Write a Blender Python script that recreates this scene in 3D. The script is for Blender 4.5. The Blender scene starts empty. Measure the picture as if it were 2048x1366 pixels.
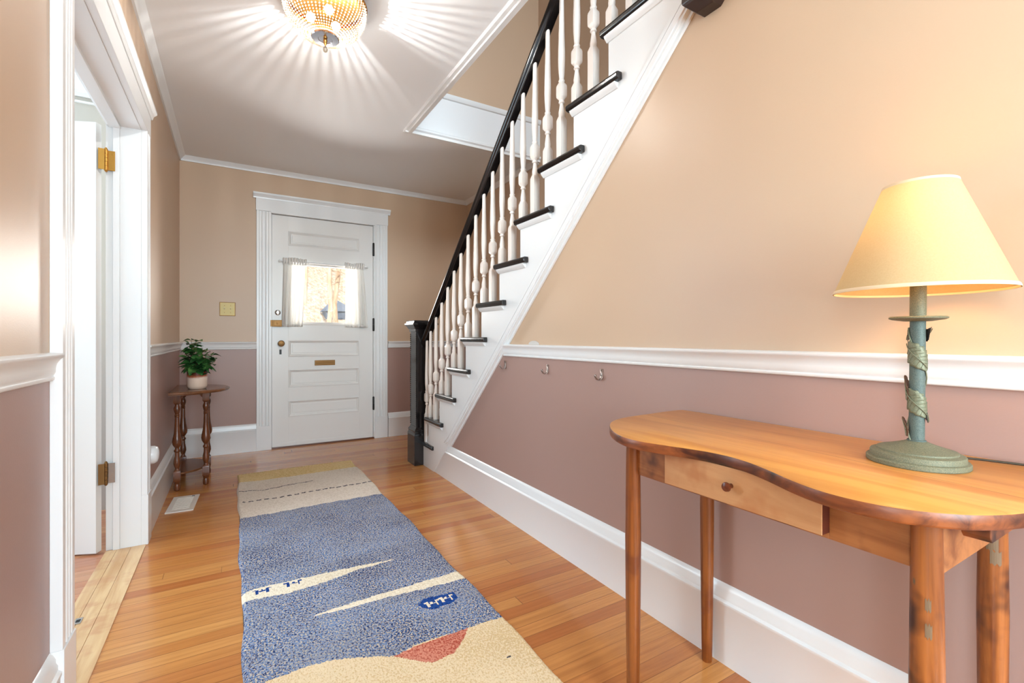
import bpy, bmesh, math, random
from mathutils import Vector, Matrix
C = bpy.context.scene.collection
SC = bpy.context.scene
rnd = random.Random(7)
PI = math.pi

# ------------------------------------------------------------------ camera
cam = bpy.data.cameras.new('camera'); camo = bpy.data.objects.new('camera', cam); C.objects.link(camo)
F_PX, HOR, YAW = 937.66, 675.2, 0.5365
cam.sensor_width = 36.0; cam.lens = 36.0*F_PX/2048.0
cam.shift_y = (683.0-HOR)/2048.0 * -1.0
cam.clip_start = 0.02; cam.clip_end = 200
camo.location = (0, 0, 1.0); camo.rotation_euler = (PI/2, 0, -YAW)
SC.camera = camo

# ------------------------------------------------------------------ view, world, light
SC.view_settings.view_transform = 'Standard'; SC.view_settings.look = 'None'
SC.view_settings.gamma = 1.0; SC.view_settings.use_curve_mapping = False
SC.view_settings.exposure = 0.13
SC.cycles.use_denoising = True
SC.cycles.max_bounces = 10; SC.cycles.diffuse_bounces = 6; SC.cycles.glossy_bounces = 4
SC.cycles.transmission_bounces = 6; SC.cycles.transparent_max_bounces = 12
SC.cycles.caustics_reflective = False; SC.cycles.caustics_refractive = False
SC.cycles.sample_clamp_indirect = 6.0

w = bpy.data.worlds.new('sky'); SC.world = w; w.use_nodes = True
wn = w.node_tree.nodes; wl = w.node_tree.links
sky = wn.new('ShaderNodeTexSky'); sky.sky_type = 'NISHITA'; sky.sun_disc = False
sky.sun_elevation = math.radians(32); sky.sun_rotation = math.radians(200); sky.dust_density = 2.0
wl.new(sky.outputs[0], wn['Background'].inputs[0]); wn['Background'].inputs[1].default_value = 0.32

def lamp(name, kind, loc, energy, color, rot=None, to=None, **kw):
    d = bpy.data.lights.new(name, kind); d.energy = energy; d.color = color
    for k, v in kw.items(): setattr(d, k, v)
    o = bpy.data.objects.new(name, d); C.objects.link(o); o.location = loc
    if to is not None:
        o.rotation_euler = (Vector(to)-Vector(loc)).to_track_quat('-Z', 'Y').to_euler()
    elif rot is not None: o.rotation_euler = rot
    return o
lamp('sun', 'SUN', (2, -6, 12), 3.2, (1.0, 0.93, 0.82), to=(3.2, 6, 3), angle=0.02)
# added fill lamps, plus daylight from the side room's window and the upstairs window
lamp('rear_fill_light', 'AREA', (0.42, -2.36, 1.50), 148, (0.62, 0.85, 1.0), to=(0.8, 2.5, 2.9), shape='RECTANGLE', size=1.3, size_y=1.7)  # added fill from behind the camera, tipped up to brighten the ceiling
lamp('side_room_light', 'AREA', (-1.85, 3.50, 1.5), 75, (0.66, 0.86, 1.0), to=(1.2, 1.1, 1.6), shape='RECTANGLE', size=1.3, size_y=1.5)  # added lamp, lights the right wall while sparing the door leaf
lamp('side_room_light', 'AREA', (-3.3, 2.2, 1.5), 55, (0.66, 0.86, 1.0), to=(1.0, 2.5, 1.9), shape='RECTANGLE', size=1.6, size_y=1.6)
lamp('upstairs_window_light', 'AREA', (1.2, -0.9, 4.2), 24, (0.80, 0.91, 1.0), to=(1.5, 3.2, 2.6), shape='RECTANGLE', size=1.4, size_y=1.3, spread=1.3)
lamp('front_door_light', 'AREA', (0.745, 4.87, 1.42), 34, (1.0, 0.98, 0.94), to=(0.745, 2, 1.1), shape='RECTANGLE', size=0.6, size_y=0.55)

lamp('left_rear_fill_light', 'AREA', (-3.2, -1.1, 1.5), 180, (0.66, 0.88, 1.0), to=(1.0, -0.3, 2.3), shape='RECTANGLE', size=1.7, size_y=1.6)  # added fill lamp in an invented room left of the camera

# ------------------------------------------------------------------ helpers
def link(o, parent=None):
    C.objects.link(o)
    if parent is not None: o.parent = parent
    return o
def tag(o, label, cat, group=None):
    o['label'] = label; o['category'] = cat
    if group: o['group'] = group
    return o
def thing(name, label, cat, loc=(0, 0, 0), rotz=0, group=None):
    o = bpy.data.objects.new(name, None); o.empty_display_size = 0.05
    C.objects.link(o); o.location = loc; o.rotation_euler = (0, 0, rotz)
    return tag(o, label, cat, group)

class MB:
    def __init__(s): s.v = []; s.f = []; s.m = []; s.mi = 0
    def add(s, vs, fs):
        n = len(s.v); s.v += [tuple(v) for v in vs]
        for f in fs: s.f.append(tuple(n+i for i in f)); s.m.append(s.mi)
        return s
    def box(s, x0, x1, y0, y1, z0, z1):
        v = [(x, y, z) for z in (z0, z1) for y in (y0, y1) for x in (x0, x1)]
        return s.add(v, [(0, 2, 3, 1), (4, 5, 7, 6), (0, 1, 5, 4), (2, 6, 7, 3), (0, 4, 6, 2), (1, 3, 7, 5)])
    def prism(s, poly, axis, a, b):
        # poly: 2D points; axis 0: (y,z) extruded in x; 1: (x,z) extruded in y; 2: (x,y) extruded in z
        def P(p, t):
            return {0: (t, p[0], p[1]), 1: (p[0], t, p[1]), 2: (p[0], p[1], t)}[axis]
        n = len(poly)
        v = [P(p, a) for p in poly]+[P(p, b) for p in poly]
        f = [tuple(range(n))[::-1], tuple(range(n, 2*n))]
        f += [(i, (i+1) % n, n+(i+1) % n, n+i) for i in range(n)]
        return s.add(v, f)
    def ext(s, prof, p0, p1, out, up=(0, 0, 1)):
        # moulding: profile of (out, up) points run from p0 to p1
        p0 = Vector(p0); p1 = Vector(p1); out = Vector(out); up = Vector(up); n = len(prof)
        v = [p0+out*a+up*b for a, b in prof]+[p1+out*a+up*b for a, b in prof]
        f = [tuple(range(n)), tuple(range(n, 2*n))[::-1]]+[(i, n+i, n+(i+1) % n, (i+1) % n) for i in range(n)]
        return s.add(v, f)
    def rings(s, rings, cap0=True, cap1=True):
        n = len(rings[0]); base = len(s.v)
        for r in rings: s.v += [tuple(p) for p in r]
        for k in range(len(rings)-1):
            for i in range(n):
                a = base+k*n+i; b = base+k*n+(i+1) % n
                s.f.append((a, b, b+n, a+n)); s.m.append(s.mi)
        if cap0: s.f.append(tuple(base+i for i in range(n))[::-1]); s.m.append(s.mi)
        if cap1: s.f.append(tuple(base+(len(rings)-1)*n+i for i in range(n))); s.m.append(s.mi)
        return s
    def lathe(s, prof, c=(0, 0, 0), n=32, cap0=True, cap1=True):
        R = []
        for p in prof:
            r, z = p[0], p[1]; sq = p[2] if len(p) > 2 else 0
            ring = []
            for i in range(n):
                t = 2*PI*i/n; ct, st = math.cos(t), math.sin(t)
                k = 1+(1/max(abs(ct), abs(st))-1)*sq
                ring.append((c[0]+r*k*ct, c[1]+r*k*st, c[2]+z))
            R.append(ring)
        return s.rings(R, cap0, cap1)
    def tube(s, pts, r, n=8):
        pts = [Vector(p) for p in pts]; R = []
        rr = r if isinstance(r, (list, tuple)) else [r]*len(pts)
        prev = None
        for i, p in enumerate(pts):
            d = (pts[min(i+1, len(pts)-1)]-pts[max(i-1, 0)]).normalized()
            if prev is None:
                u = d.cross(Vector((0, 0, 1)))
                if u.length < 1e-3: u = d.cross(Vector((1, 0, 0)))
            else: u = prev-d*prev.dot(d)
            u.normalize(); prev = u; vv = d.cross(u)
            R.append([p+(u*math.cos(2*PI*k/n)+vv*math.sin(2*PI*k/n))*rr[i] for k in range(n)])
        return s.rings(R)
    def panel(s, x0, x1, z0, z1, y, prof, fill=True):
        # mitred frame in an XZ plane facing -Y: prof of (inset, depth)
        R = []
        for a, d in prof:
            R.append([(x0+a, y+d, z0+a), (x1-a, y+d, z0+a), (x1-a, y+d, z1-a), (x0+a, y+d, z1-a)])
        return s.rings(R, False, fill)
    def xform(s, fn):
        s.v = [tuple(fn(Vector(p))) for p in s.v]; return s
    def build(s, name, mats, parent=None, bevel=0, smooth=None, seg=2, label=None, solid=0, subsurf=0):
        me = bpy.data.meshes.new(name); me.from_pydata(s.v, [], s.f)
        if not isinstance(mats, (list, tuple)): mats = [mats]
        for m in mats: me.materials.append(m)
        if len(mats) > 1: me.polygons.foreach_set('material_index', s.m)
        bm = bmesh.new(); bm.from_mesh(me); bmesh.ops.recalc_face_normals(bm, faces=bm.faces)
        if smooth is not None:
            for f in bm.faces: f.smooth = True
            for e in bm.edges:
                e.smooth = not (len(e.link_faces) == 2 and e.calc_face_angle(0) > math.radians(smooth))
        bm.to_mesh(me); bm.free()
        o = bpy.data.objects.new(name, me); link(o, parent)
        if solid:
            md = o.modifiers.new('solid', 'SOLIDIFY'); md.thickness = solid; md.offset = 0
        if bevel:
            md = o.modifiers.new('bevel', 'BEVEL'); md.width = bevel; md.segments = seg
            md.limit_method = 'ANGLE'; md.angle_limit = math.radians(35); md.harden_normals = False
        if subsurf:
            md = o.modifiers.new('sub', 'SUBSURF'); md.levels = subsurf; md.render_levels = subsurf
        if label: o['label'] = label
        return o
def struct(o):
    o['kind'] = 'structure'; return o

# ------------------------------------------------------------------ materials
def srgb(r, g, b):
    f = lambda c: (c/255/12.92) if c/255 <= 0.04045 else ((c/255+0.055)/1.055)**2.4
    return (f(r), f(g), f(b), 1.0)
class N:
    def __init__(s, name):
        s.m = bpy.data.materials.new(name); s.m.use_nodes = True
        s.t = s.m.node_tree; s.b = s.t.nodes['Principled BSDF']; s.out = s.t.nodes['Material Output']
    def n(s, typ, **kw):
        x = s.t.nodes.new(typ)
        for k, v in kw.items(): setattr(x, k, v)
        return x
    def set(s, sock, v):
        if isinstance(v, bpy.types.NodeSocket): s.t.links.new(v, sock)
        else: sock.default_value = v
    def math(s, op, a, b=None, c=None):
        x = s.n('ShaderNodeMath', operation=op); s.set(x.inputs[0], a)
        if b is not None: s.set(x.inputs[1], b)
        if c is not None: s.set(x.inputs[2], c)
        return x.outputs[0]
    def mix(s, f, a, b, blend='MIX'):
        x = s.n('ShaderNodeMix', data_type='RGBA', blend_type=blend)
        s.set(x.inputs[0], f); s.set(x.inputs[6], a); s.set(x.inputs[7], b)
        return x.outputs[2]
    def obj(s): return s.n('ShaderNodeTexCoord').outputs['Object']
    def xyz(s, v=None):
        x = s.n('ShaderNodeSeparateXYZ'); s.set(x.inputs[0], v or s.obj()); return x.outputs
    def comb(s, x, y, z):
        c = s.n('ShaderNodeCombineXYZ'); s.set(c.inputs[0], x); s.set(c.inputs[1], y); s.set(c.inputs[2], z); return c.outputs[0]
    def vscale(s, v, sc):
        x = s.n('ShaderNodeMapping'); s.set(x.inputs[0], v); x.inputs['Scale'].default_value = sc; return x.outputs[0]
    def noise(s, v, scale, detail=3, rough=0.5, dist=0):
        x = s.n('ShaderNodeTexNoise'); s.set(x.inputs['Vector'], v); x.inputs['Scale'].default_value = scale
        x.inputs['Detail'].default_value = detail; x.inputs['Roughness'].default_value = rough
        x.inputs['Distortion'].default_value = dist; return x.outputs[0]
    def ramp(s, f, stops, interp='LINEAR'):
        x = s.n('ShaderNodeValToRGB'); s.set(x.inputs[0], f); cr = x.color_ramp; cr.interpolation = interp
        while len(cr.elements) < len(stops): cr.elements.new(0.5)
        for e, (p, c) in zip(cr.elements, stops): e.position = p; e.color = c
        return x.outputs[0]
    def bump(s, h, strength=0.2, dist=0.002):
        x = s.n('ShaderNodeBump'); s.set(x.inputs['Height'], h); x.inputs['Strength'].default_value = strength
        x.inputs['Distance'].default_value = dist; s.t.links.new(x.outputs[0], s.b.inputs['Normal'])
    def base(s, col, rough=0.5, metal=0.0, spec=0.5):
        s.set(s.b.inputs['Base Color'], col); s.set(s.b.inputs['Roughness'], rough); s.set(s.b.inputs['Metallic'], metal)
        s.b.inputs['Specular IOR Level'].default_value = spec
        return s
def flat(name, col, rough=0.5, metal=0.0, spec=0.5, bump=None):
    n = N(name); n.base(col, rough, metal, spec)
    if bump:
        sc, st, ds = bump; n.bump(n.noise(n.obj(), sc, 3), st, ds)
    return n.m

def wall_mat(name, tan, mauve, zsplit):
    n = N(name); z = n.xyz()[2]
    f = n.math('GREATER_THAN', z, zsplit)
    col = n.mix(f, mauve, tan)
    v = n.noise(n.obj(), 2.2, 2); col = n.mix(n.math('MULTIPLY', v, 0.10), col, srgb(150, 120, 100))
    n.base(col, 0.38, 0, 0.45); n.bump(n.noise(n.obj(), 260, 4, 0.6), 0.12, 0.0015); return n.m
TAN = srgb(196, 168, 141); MAUVE = srgb(162, 132, 123)
M_wall = wall_mat('wall_paint', TAN, MAUVE, 0.925)
M_white = flat('white_trim_paint', srgb(227, 228, 228), 0.28, 0, 0.45, (35, 0.05, 0.002))
M_whitedoor = flat('white_door_paint', srgb(226, 225, 222), 0.3, 0, 0.45, (30, 0.06, 0.002))
M_ceil = flat('ceiling_paint', srgb(238, 240, 242), 0.55, 0, 0.3, (60, 0.08, 0.002))
M_side = flat('side_room_paint', srgb(190, 187, 180), 0.5)
M_black = flat('black_gloss_paint', srgb(24, 20, 20), 0.16, 0, 0.55, (18, 0.10, 0.003))
M_baluster = flat('baluster_paint', srgb(232, 222, 214), 0.33, 0, 0.45)
M_brass = flat('aged_brass', srgb(122, 88, 50), 0.42, 0.8, 0.5, (80, 0.2, 0.001))
M_goldhinge = flat('gold_hinge', srgb(196, 146, 70), 0.32, 0.9)
M_chrome = flat('worn_chrome', srgb(190, 188, 184), 0.25, 1.0)
M_steel = flat('hook_steel', srgb(150, 135, 128), 0.3, 0.9)
M_iron = flat('black_iron', srgb(22, 20, 18), 0.4, 0.3)
M_fixgold = flat('fixture_gold', srgb(214, 160, 84), 0.22, 1.0)
M_dark = flat('dark_hole', srgb(20, 18, 18), 0.8)
M_vent = flat('vent_enamel', srgb(226, 218, 208), 0.4)
M_cord = flat('cord_rubber', srgb(52, 44, 30), 0.5)
M_patch = flat('touch_up_paint', srgb(196, 190, 184), 0.4)

def floor_mat(name, tones, w=0.0572, ph=1.205, along='x', tint=None):
    n = N(name); X = n.xyz()
    u, v = (X[0], X[1]) if along == 'x' else (X[1], X[0])
    row = n.math('DIVIDE', n.math('SUBTRACT', v, ph), w); ri = n.math('FLOOR', row); rf = n.math('FRACT', row)
    wn1 = n.n('ShaderNodeTexWhiteNoise', noise_dimensions='1D'); n.set(wn1.inputs['W'], ri)
    col = n.math('DIVIDE', n.math('ADD', u, n.math('MULTIPLY', wn1.outputs[0], 17.3)), 2.6)
    ci = n.math('FLOOR', col); cf = n.math('FRACT', col)
    wn2 = n.n('ShaderNodeTexWhiteNoise', noise_dimensions='2D'); n.set(wn2.inputs['Vector'], n.comb(ri, ci, 0))
    c = n.ramp(wn2.outputs[0], [(i/(len(tones)-1), t) for i, t in enumerate(tones)])
    sv = n.comb(n.math('MULTIPLY', u, 1.6), n.math('ADD', n.math('MULTIPLY', v, 34.0), n.math('MULTIPLY', wn2.outputs[0], 50.0)), 0.0)
    g = n.noise(sv, 2.0, 5, 0.62, 0.6)
    c = n.mix(n.math('MULTIPLY', n.math('SUBTRACT', g, 0.36), 1.25), c, srgb(128, 70, 30))
    big = n.noise(n.obj(), 1.3, 2)
    c = n.mix(n.math('MULTIPLY', big, 0.25), c, srgb(196, 122, 62))
    e1 = n.math('MINIMUM', rf, n.math('SUBTRACT', 1.0, rf))
    seam = n.math('LESS_THAN', e1, 0.017)
    e2 = n.math('MINIMUM', cf, n.math('SUBTRACT', 1.0, cf))
    end = n.math('LESS_THAN', e2, 0.0005)
    sm = n.math('MAXIMUM', seam, end)
    sm = n.math('MULTIPLY', sm, n.math('ADD', n.math('MULTIPLY', wn1.outputs[0], 0.5), 0.35))
    c = n.mix(sm, c, srgb(62, 34, 16))
    if tint: c = n.mix(tint[0], c, tint[1])
    n.base(c, n.math('ADD', 0.13, n.math('MULTIPLY', big, 0.12)), 0, 0.5)
    h = n.math('SUBTRACT', n.math('MULTIPLY', g, 0.15), n.math('MULTIPLY', sm, 1.0))
    h = n.math('ADD', h, n.math('MULTIPLY', n.noise(n.obj(), 6, 2), 1.2))
    n.bump(h, 0.22, 0.0014); return n.m
M_floor = floor_mat('oak_strip_floor', [srgb(190, 122, 62), srgb(206, 142, 78), srgb(200, 134, 72), srgb(178, 104, 54), srgb(212, 150, 84), srgb(198, 128, 68)])
M_floor2 = floor_mat('side_room_floor', [srgb(190, 126, 92), srgb(206, 150, 112), srgb(180, 118, 92)], ph=1.18)

def wood(name, c1, c2, axis='z', scale=1.0, rough=0.35, fine=34, dark=None, stretch=1.2, mottle=0.0):
    n = N(name); X = n.xyz(); s_ = [fine, fine, fine]; s_['xyz'.index(axis)] = stretch
    v = n.vscale(n.obj(), (s_[0]*scale, s_[1]*scale, s_[2]*scale))
    g = n.noise(v, 1.0, 6, 0.6, 0.8)
    c = n.ramp(g, [(0.30, c1), (0.62, c2)])
    if dark is not None:
        b = n.noise(n.obj(), 9, 3, 0.6)
        c = n.mix(n.ramp(b, [(0.52, (0, 0, 0, 1)), (0.66, (mottle, mottle, mottle, 1))]), c, dark)
    n.base(c, rough, 0, 0.45); n.bump(g, 0.12, 0.001); return n.m
M_toptop = wood('pine_top', srgb(206, 138, 62), srgb(226, 164, 84), 'y', 0.8, 0.3, 26, None, 1.5)
M_topedge = wood('pine_edge', srgb(80, 38, 22), srgb(142, 78, 40), 'y', 1.4, 0.38, 30, srgb(44, 24, 20), 3.0, 1.0)
M_apron = wood('pine_apron', srgb(118, 66, 34), srgb(166, 106, 60), 'y', 1.0, 0.4, 24, srgb(86, 46, 30), 2.0, 0.9)
M_drawer = wood('maple_drawer', srgb(176, 122, 78), srgb(204, 158, 112), 'y', 0.8, 0.42, 20, srgb(172, 108, 62), 2.0, 0.6)
M_drawerside = wood('drawer_side', srgb(72, 28, 16), srgb(92, 38, 22), 'x', 1.0, 0.5)
M_leg = wood('pine_leg', srgb(92, 44, 18), srgb(148, 84, 36), 'z', 1.2, 0.34, 40, srgb(96, 44, 24), 1.3, 0.65)
M_legworn = wood('pine_leg_worn', srgb(98, 48, 20), srgb(160, 94, 44), 'z', 1.0, 0.36, 30, srgb(58, 28, 20), 2.2, 1.0)
M_smear = flat('leg_smear', srgb(112, 90, 66), 0.6)
M_knob = wood('dark_knob', srgb(88, 40, 22), srgb(120, 60, 34), 'x', 1.0, 0.3)
M_walnut = wood('walnut', srgb(66, 34, 18), srgb(112, 62, 34), 'z', 1.4, 0.26, 30, None, 2.0)
M_walnut_top = wood('walnut_top', srgb(84, 48, 28), srgb(124, 78, 48), 'y', 1.2, 0.24, 24, None, 1.5)
M_thresh = wood('threshold_oak', srgb(190, 142, 92), srgb(222, 184, 136), 'y', 0.8, 0.25, 22, srgb(188, 130, 90), 1.6, 0.5)

# ------------------------------------------------------------------ measures
XL, XR, YB, ZC = -0.38, 1.31, 4.72, 2.50
XS = 2.224           # far wall of the stairwell
YO, XO = 3.29, 1.09  # stair opening in the ceiling
RISE, RUN = 0.2037, 0.2223
SL = RISE/RUN
def tz(k): return RISE*k-0.016
def ty(k): return 3.434-RUN*(k-2)      # nosing front
def rake(y): return 0.24+SL*(3.017-y)  # lower edge of rake trim on the wall

# ------------------------------------------------------------------ structure
b = MB(); b.box(-0.512, XS+0.1, -2.5, YB+0.12, -0.08, 0.0); struct(b.build('floor', M_floor))
b = MB(); b.box(-3.6, -0.512, -2.6, 3.6, -0.08, 0.0); struct(b.build('floor_side_room', M_floor2))
# threshold strips (three boards) with the small brass catch plate
b = MB()
for x0, x1 in ((-0.5115, -0.4705), (-0.4695, -0.4175), (-0.4165, -0.361)):
    b.box(x0, x1, 1.66, 2.848, -0.01, 0.0035)
th = struct(b.build('trim_1', M_thresh, bevel=0.0008))
b = MB(); b.box(-0.478, -0.458, 2.172, 2.215, 0.003, 0.0052)
b.build('strike_plate', M_chrome, th, label='small worn metal plate let into the doorway threshold')
b = MB(); b.box(-0.474, -0.462, 2.184, 2.203, 0.0045, 0.0056); b.build('strike_hole', M_dark, th)

# left wall with the doorway; unseen opening behind the camera added for fill
DY0, DY1, DZ = 1.64, 2.85, 2.0
b = MB(); b.box(-0.51, XL, -0.15, DY0-0.0, 0, ZC); b.box(-0.51, XL, -2.5, -1.75, 0, ZC); b.box(-0.51, XL, -1.75, -0.15, 2.1, ZC); b.box(-0.51, XL, DY1+0.02, YB+0.12, 0, ZC); b.box(-0.51, XL, DY1, DY1+0.02, DZ+0.01, ZC); b.box(-0.51, XL, DY0, DY1, DZ+0.0, ZC)
struct(b.build('wall_left', M_wall))
# back wall with the front door opening
b = MB(); b.box(-0.51, 0.285, YB, YB+0.14, 0, 3.0); b.box(1.21, XS+0.1, YB, YB+0.14, 0, 3.0); b.box(0.285, 1.21, YB, YB+0.14, 2.125, 3.0)
struct(b.build('wall_back', M_wall))
# right wall: the triangle below the rake, running to the rear
yt = 3.38
poly = [(-2.5, 0), (yt-0.02, 0), (yt-0.02, rake(yt)+0.05)]
poly += [(0.30, rake(0.30)+0.05), (-2.5, rake(0.30)+0.05)]
b = MB(); b.prism(poly, 0, XR, XR+0.05); struct(b.build('wall_right', M_wall))
# stairwell wall, two storeys high
b = MB(); b.box(XS, XS+0.1, -2.5, YB+0.12, 0, 5.2); struct(b.build('wall_stairwell', M_wall))
# unseen rear wall, its opening added for the rear fill lamp
b = MB(); b.box(-0.51, -0.28, -2.6, -2.5, 0, ZC); b.box(1.12, XS+0.1, -2.6, -2.5, 0, 5.2); b.box(-0.28, 1.12, -2.6, -2.5, 0, 0.6); b.box(-0.28, 1.12, -2.6, -2.5, 2.4, 5.2)
b.box(-0.51, -0.28, -2.6, -2.5, ZC, 5.2)
struct(b.build('wall_rear', M_wall))
# ceiling with the stair opening
b = MB(); b.box(-0.51, XO, -2.5, YO, ZC, ZC+0.3); b.box(-0.51, XS, YO, YB, ZC, ZC+0.3)
struct(b.build('ceiling', M_ceil))
# upstairs shell
M_up = flat('upstairs_paint', TAN, 0.45, 0, 0.4, (200, 0.1, 0.0015))
b = MB(); b.box(-0.8, XS, YO+0.012, YO+0.1, ZC+0.3, 5.2); struct(b.build('wall_upstairs_back', M_up))
b = MB(); b.box(-0.9, -0.8, -2.6, YO+0.1, ZC+0.3, 5.2); struct(b.build('wall_upstairs_left', M_up))
b = MB(); b.box(-0.9, XS+0.1, -2.6, YO+0.1, 5.2, 5.3); struct(b.build('ceiling_upstairs', M_ceil))
# side room shell
b = MB(); b.box(-3.6, -2.6, 3.55, 3.65, 0, 2.62); b.box(-1.1, -0.51, 3.55, 3.65, 0, 2.62); b.box(-2.6, -1.1, 3.55, 3.65, 0, 0.7); b.box(-2.6, -1.1, 3.55, 3.65, 2.25, 2.62); struct(b.build('wall_side_room_back', M_side))  # unseen opening added behind the extra side room lamp
b = MB(); b.box(-3.6, -3.5, 0.9, 3.6, 0, 0.6); b.box(-3.6, -3.5, 0.9, 3.6, 2.3, 2.62); b.box(-3.6, -3.5, -2.6, 1.05, 0, 2.62); b.box(-3.6, -3.5, 2.85, 3.6, 0.6, 2.3)
struct(b.build('wall_side_room_left', M_side))
b = MB(); b.box(-3.6, -0.51, -2.7, -2.6, 0, 2.62); struct(b.build('wall_side_room_rear', M_side))
b = MB(); b.box(-3.5, -0.51, -0.12, -0.04, 0, 2.46); struct(b.build('wall_light_block', M_side))  # added unseen partition, keeps the left rear fill off the door and jamb
b = MB(); b.box(-3.6, -0.51, -2.7, 3.65, 2.46, 2.6); struct(b.build('ceiling_side_room', M_ceil))
crown2 = [(0, 0), (0.012, 0), (0.014, 0.02), (0.035, 0.03), (0.05, 0.055), (0.075, 0.065), (0.08, 0.09), (0, 0.09)]
b = MB(); b.ext(crown2, (-3.5, 3.55, 2.37), (-0.512, 3.55, 2.37), (0, -1, 0)); b.box(-3.5, -0.512, 3.535, 3.55, 2.335, 2.345)
struct(b.build('trim_2', M_white))

# baseboards
bbp = [(0, 0), (0.020, 0), (0.020, 0.178), (0.023, 0.182), (0.023, 0.190), (0.016, 0.196), (0.016, 0.206), (0.012, 0.214), (0.012, 0.222), (0.006, 0.236), (0, 0.24)]
b = MB(); b.ext(bbp, (XR, -2.5, 0), (XR, 3.50, 0), (-1, 0, 0))
bl = [(3.50, 0.0), (3.30, 0.0), (3.012, 0.19), (3.012, 0.24)]
struct(b.build('baseboard_right', M_white, smooth=40))
b = MB(); b.ext(bbp, (XL, YB, 0), (0.176, YB, 0), (0, -1, 0)); b.ext(bbp, (1.345, YB, 0), (XS, YB, 0), (0, -1, 0))
struct(b.build('baseboard_back', M_white, smooth=40))
b = MB(); b.ext(bbp, (XL, DY1+0.10, 0), (XL, YB-0.02, 0), (1, 0, 0)); b.ext(bbp, (XL, -0.05, 0), (XL, 1.538, 0), (1, 0, 0))
struct(b.build('baseboard_left', M_white, smooth=40))
# chair rails
crp = [(0, 0), (0.007, 0.0), (0.010, 0.003), (0.010, 0.008), (0.007, 0.010), (0.009, 0.014), (0.012, 0.020), (0.012, 0.030), (0.014, 0.040), (0.019, 0.049), (0.024, 0.054), (0.027, 0.058), (0.027, 0.062), (0.022, 0.066), (0, 0.067)]
b = MB(); b.ext(crp, (XR, -2.5, 0.897), (XR, 2.285, 0.897), (-1, 0, 0)); struct(b.build('trim_3', M_white, smooth=50))
b = MB(); b.ext(crp, (XL, YB, 0.897), (0.176, YB, 0.897), (0, -1, 0)); b.ext(crp, (1.345, YB, 0.897), (XS, YB, 0.897), (0, -1, 0)); struct(b.build('trim_4', M_white, smooth=50))
b = MB(); b.ext(crp, (XL, DY1+0.10, 0.897), (XL, YB, 0.897), (1, 0, 0)); b.ext(crp, (XL, -0.05, 0.897), (XL, 1.54, 0.897), (1, 0, 0)); struct(b.build('trim_5', M_white, smooth=50))
# crown
cwp = [(0, 0), (0.010, 0), (0.012, 0.010), (0.020, 0.018), (0.030, 0.028), (0.036, 0.032), (0.042, 0.038), (0, 0.038)]
b = MB(); b.ext(cwp, (XL, YB, 2.462), (XS, YB, 2.462), (0, -1, 0)); struct(b.build('trim_6', M_white, smooth=50))
b = MB(); b.ext(cwp, (XL, -2.5, 2.462), (XL, YB, 2.462), (1, 0, 0)); struct(b.build('trim_7', M_white, smooth=50))
b = MB(); b.ext(cwp, (XS, YO, 2.462), (XS, YB, 2.462), (-1, 0, 0)); struct(b.build('trim_8', M_white, smooth=50))
# trim around the stair opening
b = MB()
b.ext([(-0.035, 0), (-0.028, -0.014), (-0.010, -0.016), (-0.008, -0.026), (0.018, -0.026), (0.018, 0.31), (0.0, 0.31), (0, 0)], (XO, -2.5, ZC), (XO, YO, ZC), (1, 0, 0))
struct(b.build('trim_9', M_white, smooth=30))
b = MB()
b.ext([(-0.040, 0), (-0.034, -0.012), (-0.012, -0.014), (-0.010, -0.024), (0.016, -0.024), (0.018, -0.006), (0.028, 0.004), (0.028, 0.016), (0.012, 0.03), (0.012, 0.285), (0.022, 0.29), (0.030, 0.305), (0.030, 0.325), (0, 0.325), (0, 0)], (XO-0.03, YO, ZC), (XS, YO, ZC), (0, -1, 0))
struct(b.build('trim_10', M_white, smooth=30))

# left doorway casing, jamb and head
jx = XL+0.022
def flute_prof(w_, t):
    # casing profile across its width: (across, out)
    p = [(0, 0), (0, t)]
    a = 0.018
    p += [(a-0.002, t)]
    k = 3; step = (w_-2*a)/k
    for i in range(k):
        c0 = a+i*step
        p += [(c0+0.003, t), (c0+0.006, t-0.006), (c0+step-0.006, t-0.006), (c0+step-0.003, t)]
    p += [(w_, t), (w_, 0)]
    return p
b = MB()
for y0 in (1.538, DY1):
    pr = flute_prof(0.10, 0.024)
    b.ext([(o, a) for a, o in pr], (XL, y0, 0.24), (XL, y0, DZ), (1, 0, 0), (0, 1, 0))
    b.box(XL, XL+0.027, y0-0.001, y0+0.101, 0, 0.24)
b.box(XL, XL+0.024, 1.532, 2.958, DZ, 2.105)
b.ext([(0, 0), (0.028, 0), (0.032, 0.008), (0.032, 0.012), (0.036, 0.02), (0.048, 0.03), (0.048, 0.042), (0, 0.045)], (XL, 1.515, 2.10), (XL, 2.975, 2.10), (1, 0, 0))
# jambs and stops
b.box(-0.512, XL+0.0, 1.62, DY0, 0, DZ); b.box(-0.46, XL, DY1-0.001, DY1+0.02, 0, DZ)
b.box(-0.513, -0.459, DY1+0.010, DY1+0.021, 0, DZ)
b.box(-0.485, -0.46, DY1-0.006, DY1+0.012, 0, DZ)
b.box(-0.512, XL, 1.62, DY1+0.02, DZ-0.002, DZ+0.02)
b.box(-0.50, -0.455, DY0, DY1, DZ-0.014, DZ)
struct(b.build('trim_11', M_white, bevel=0.0012))

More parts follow.
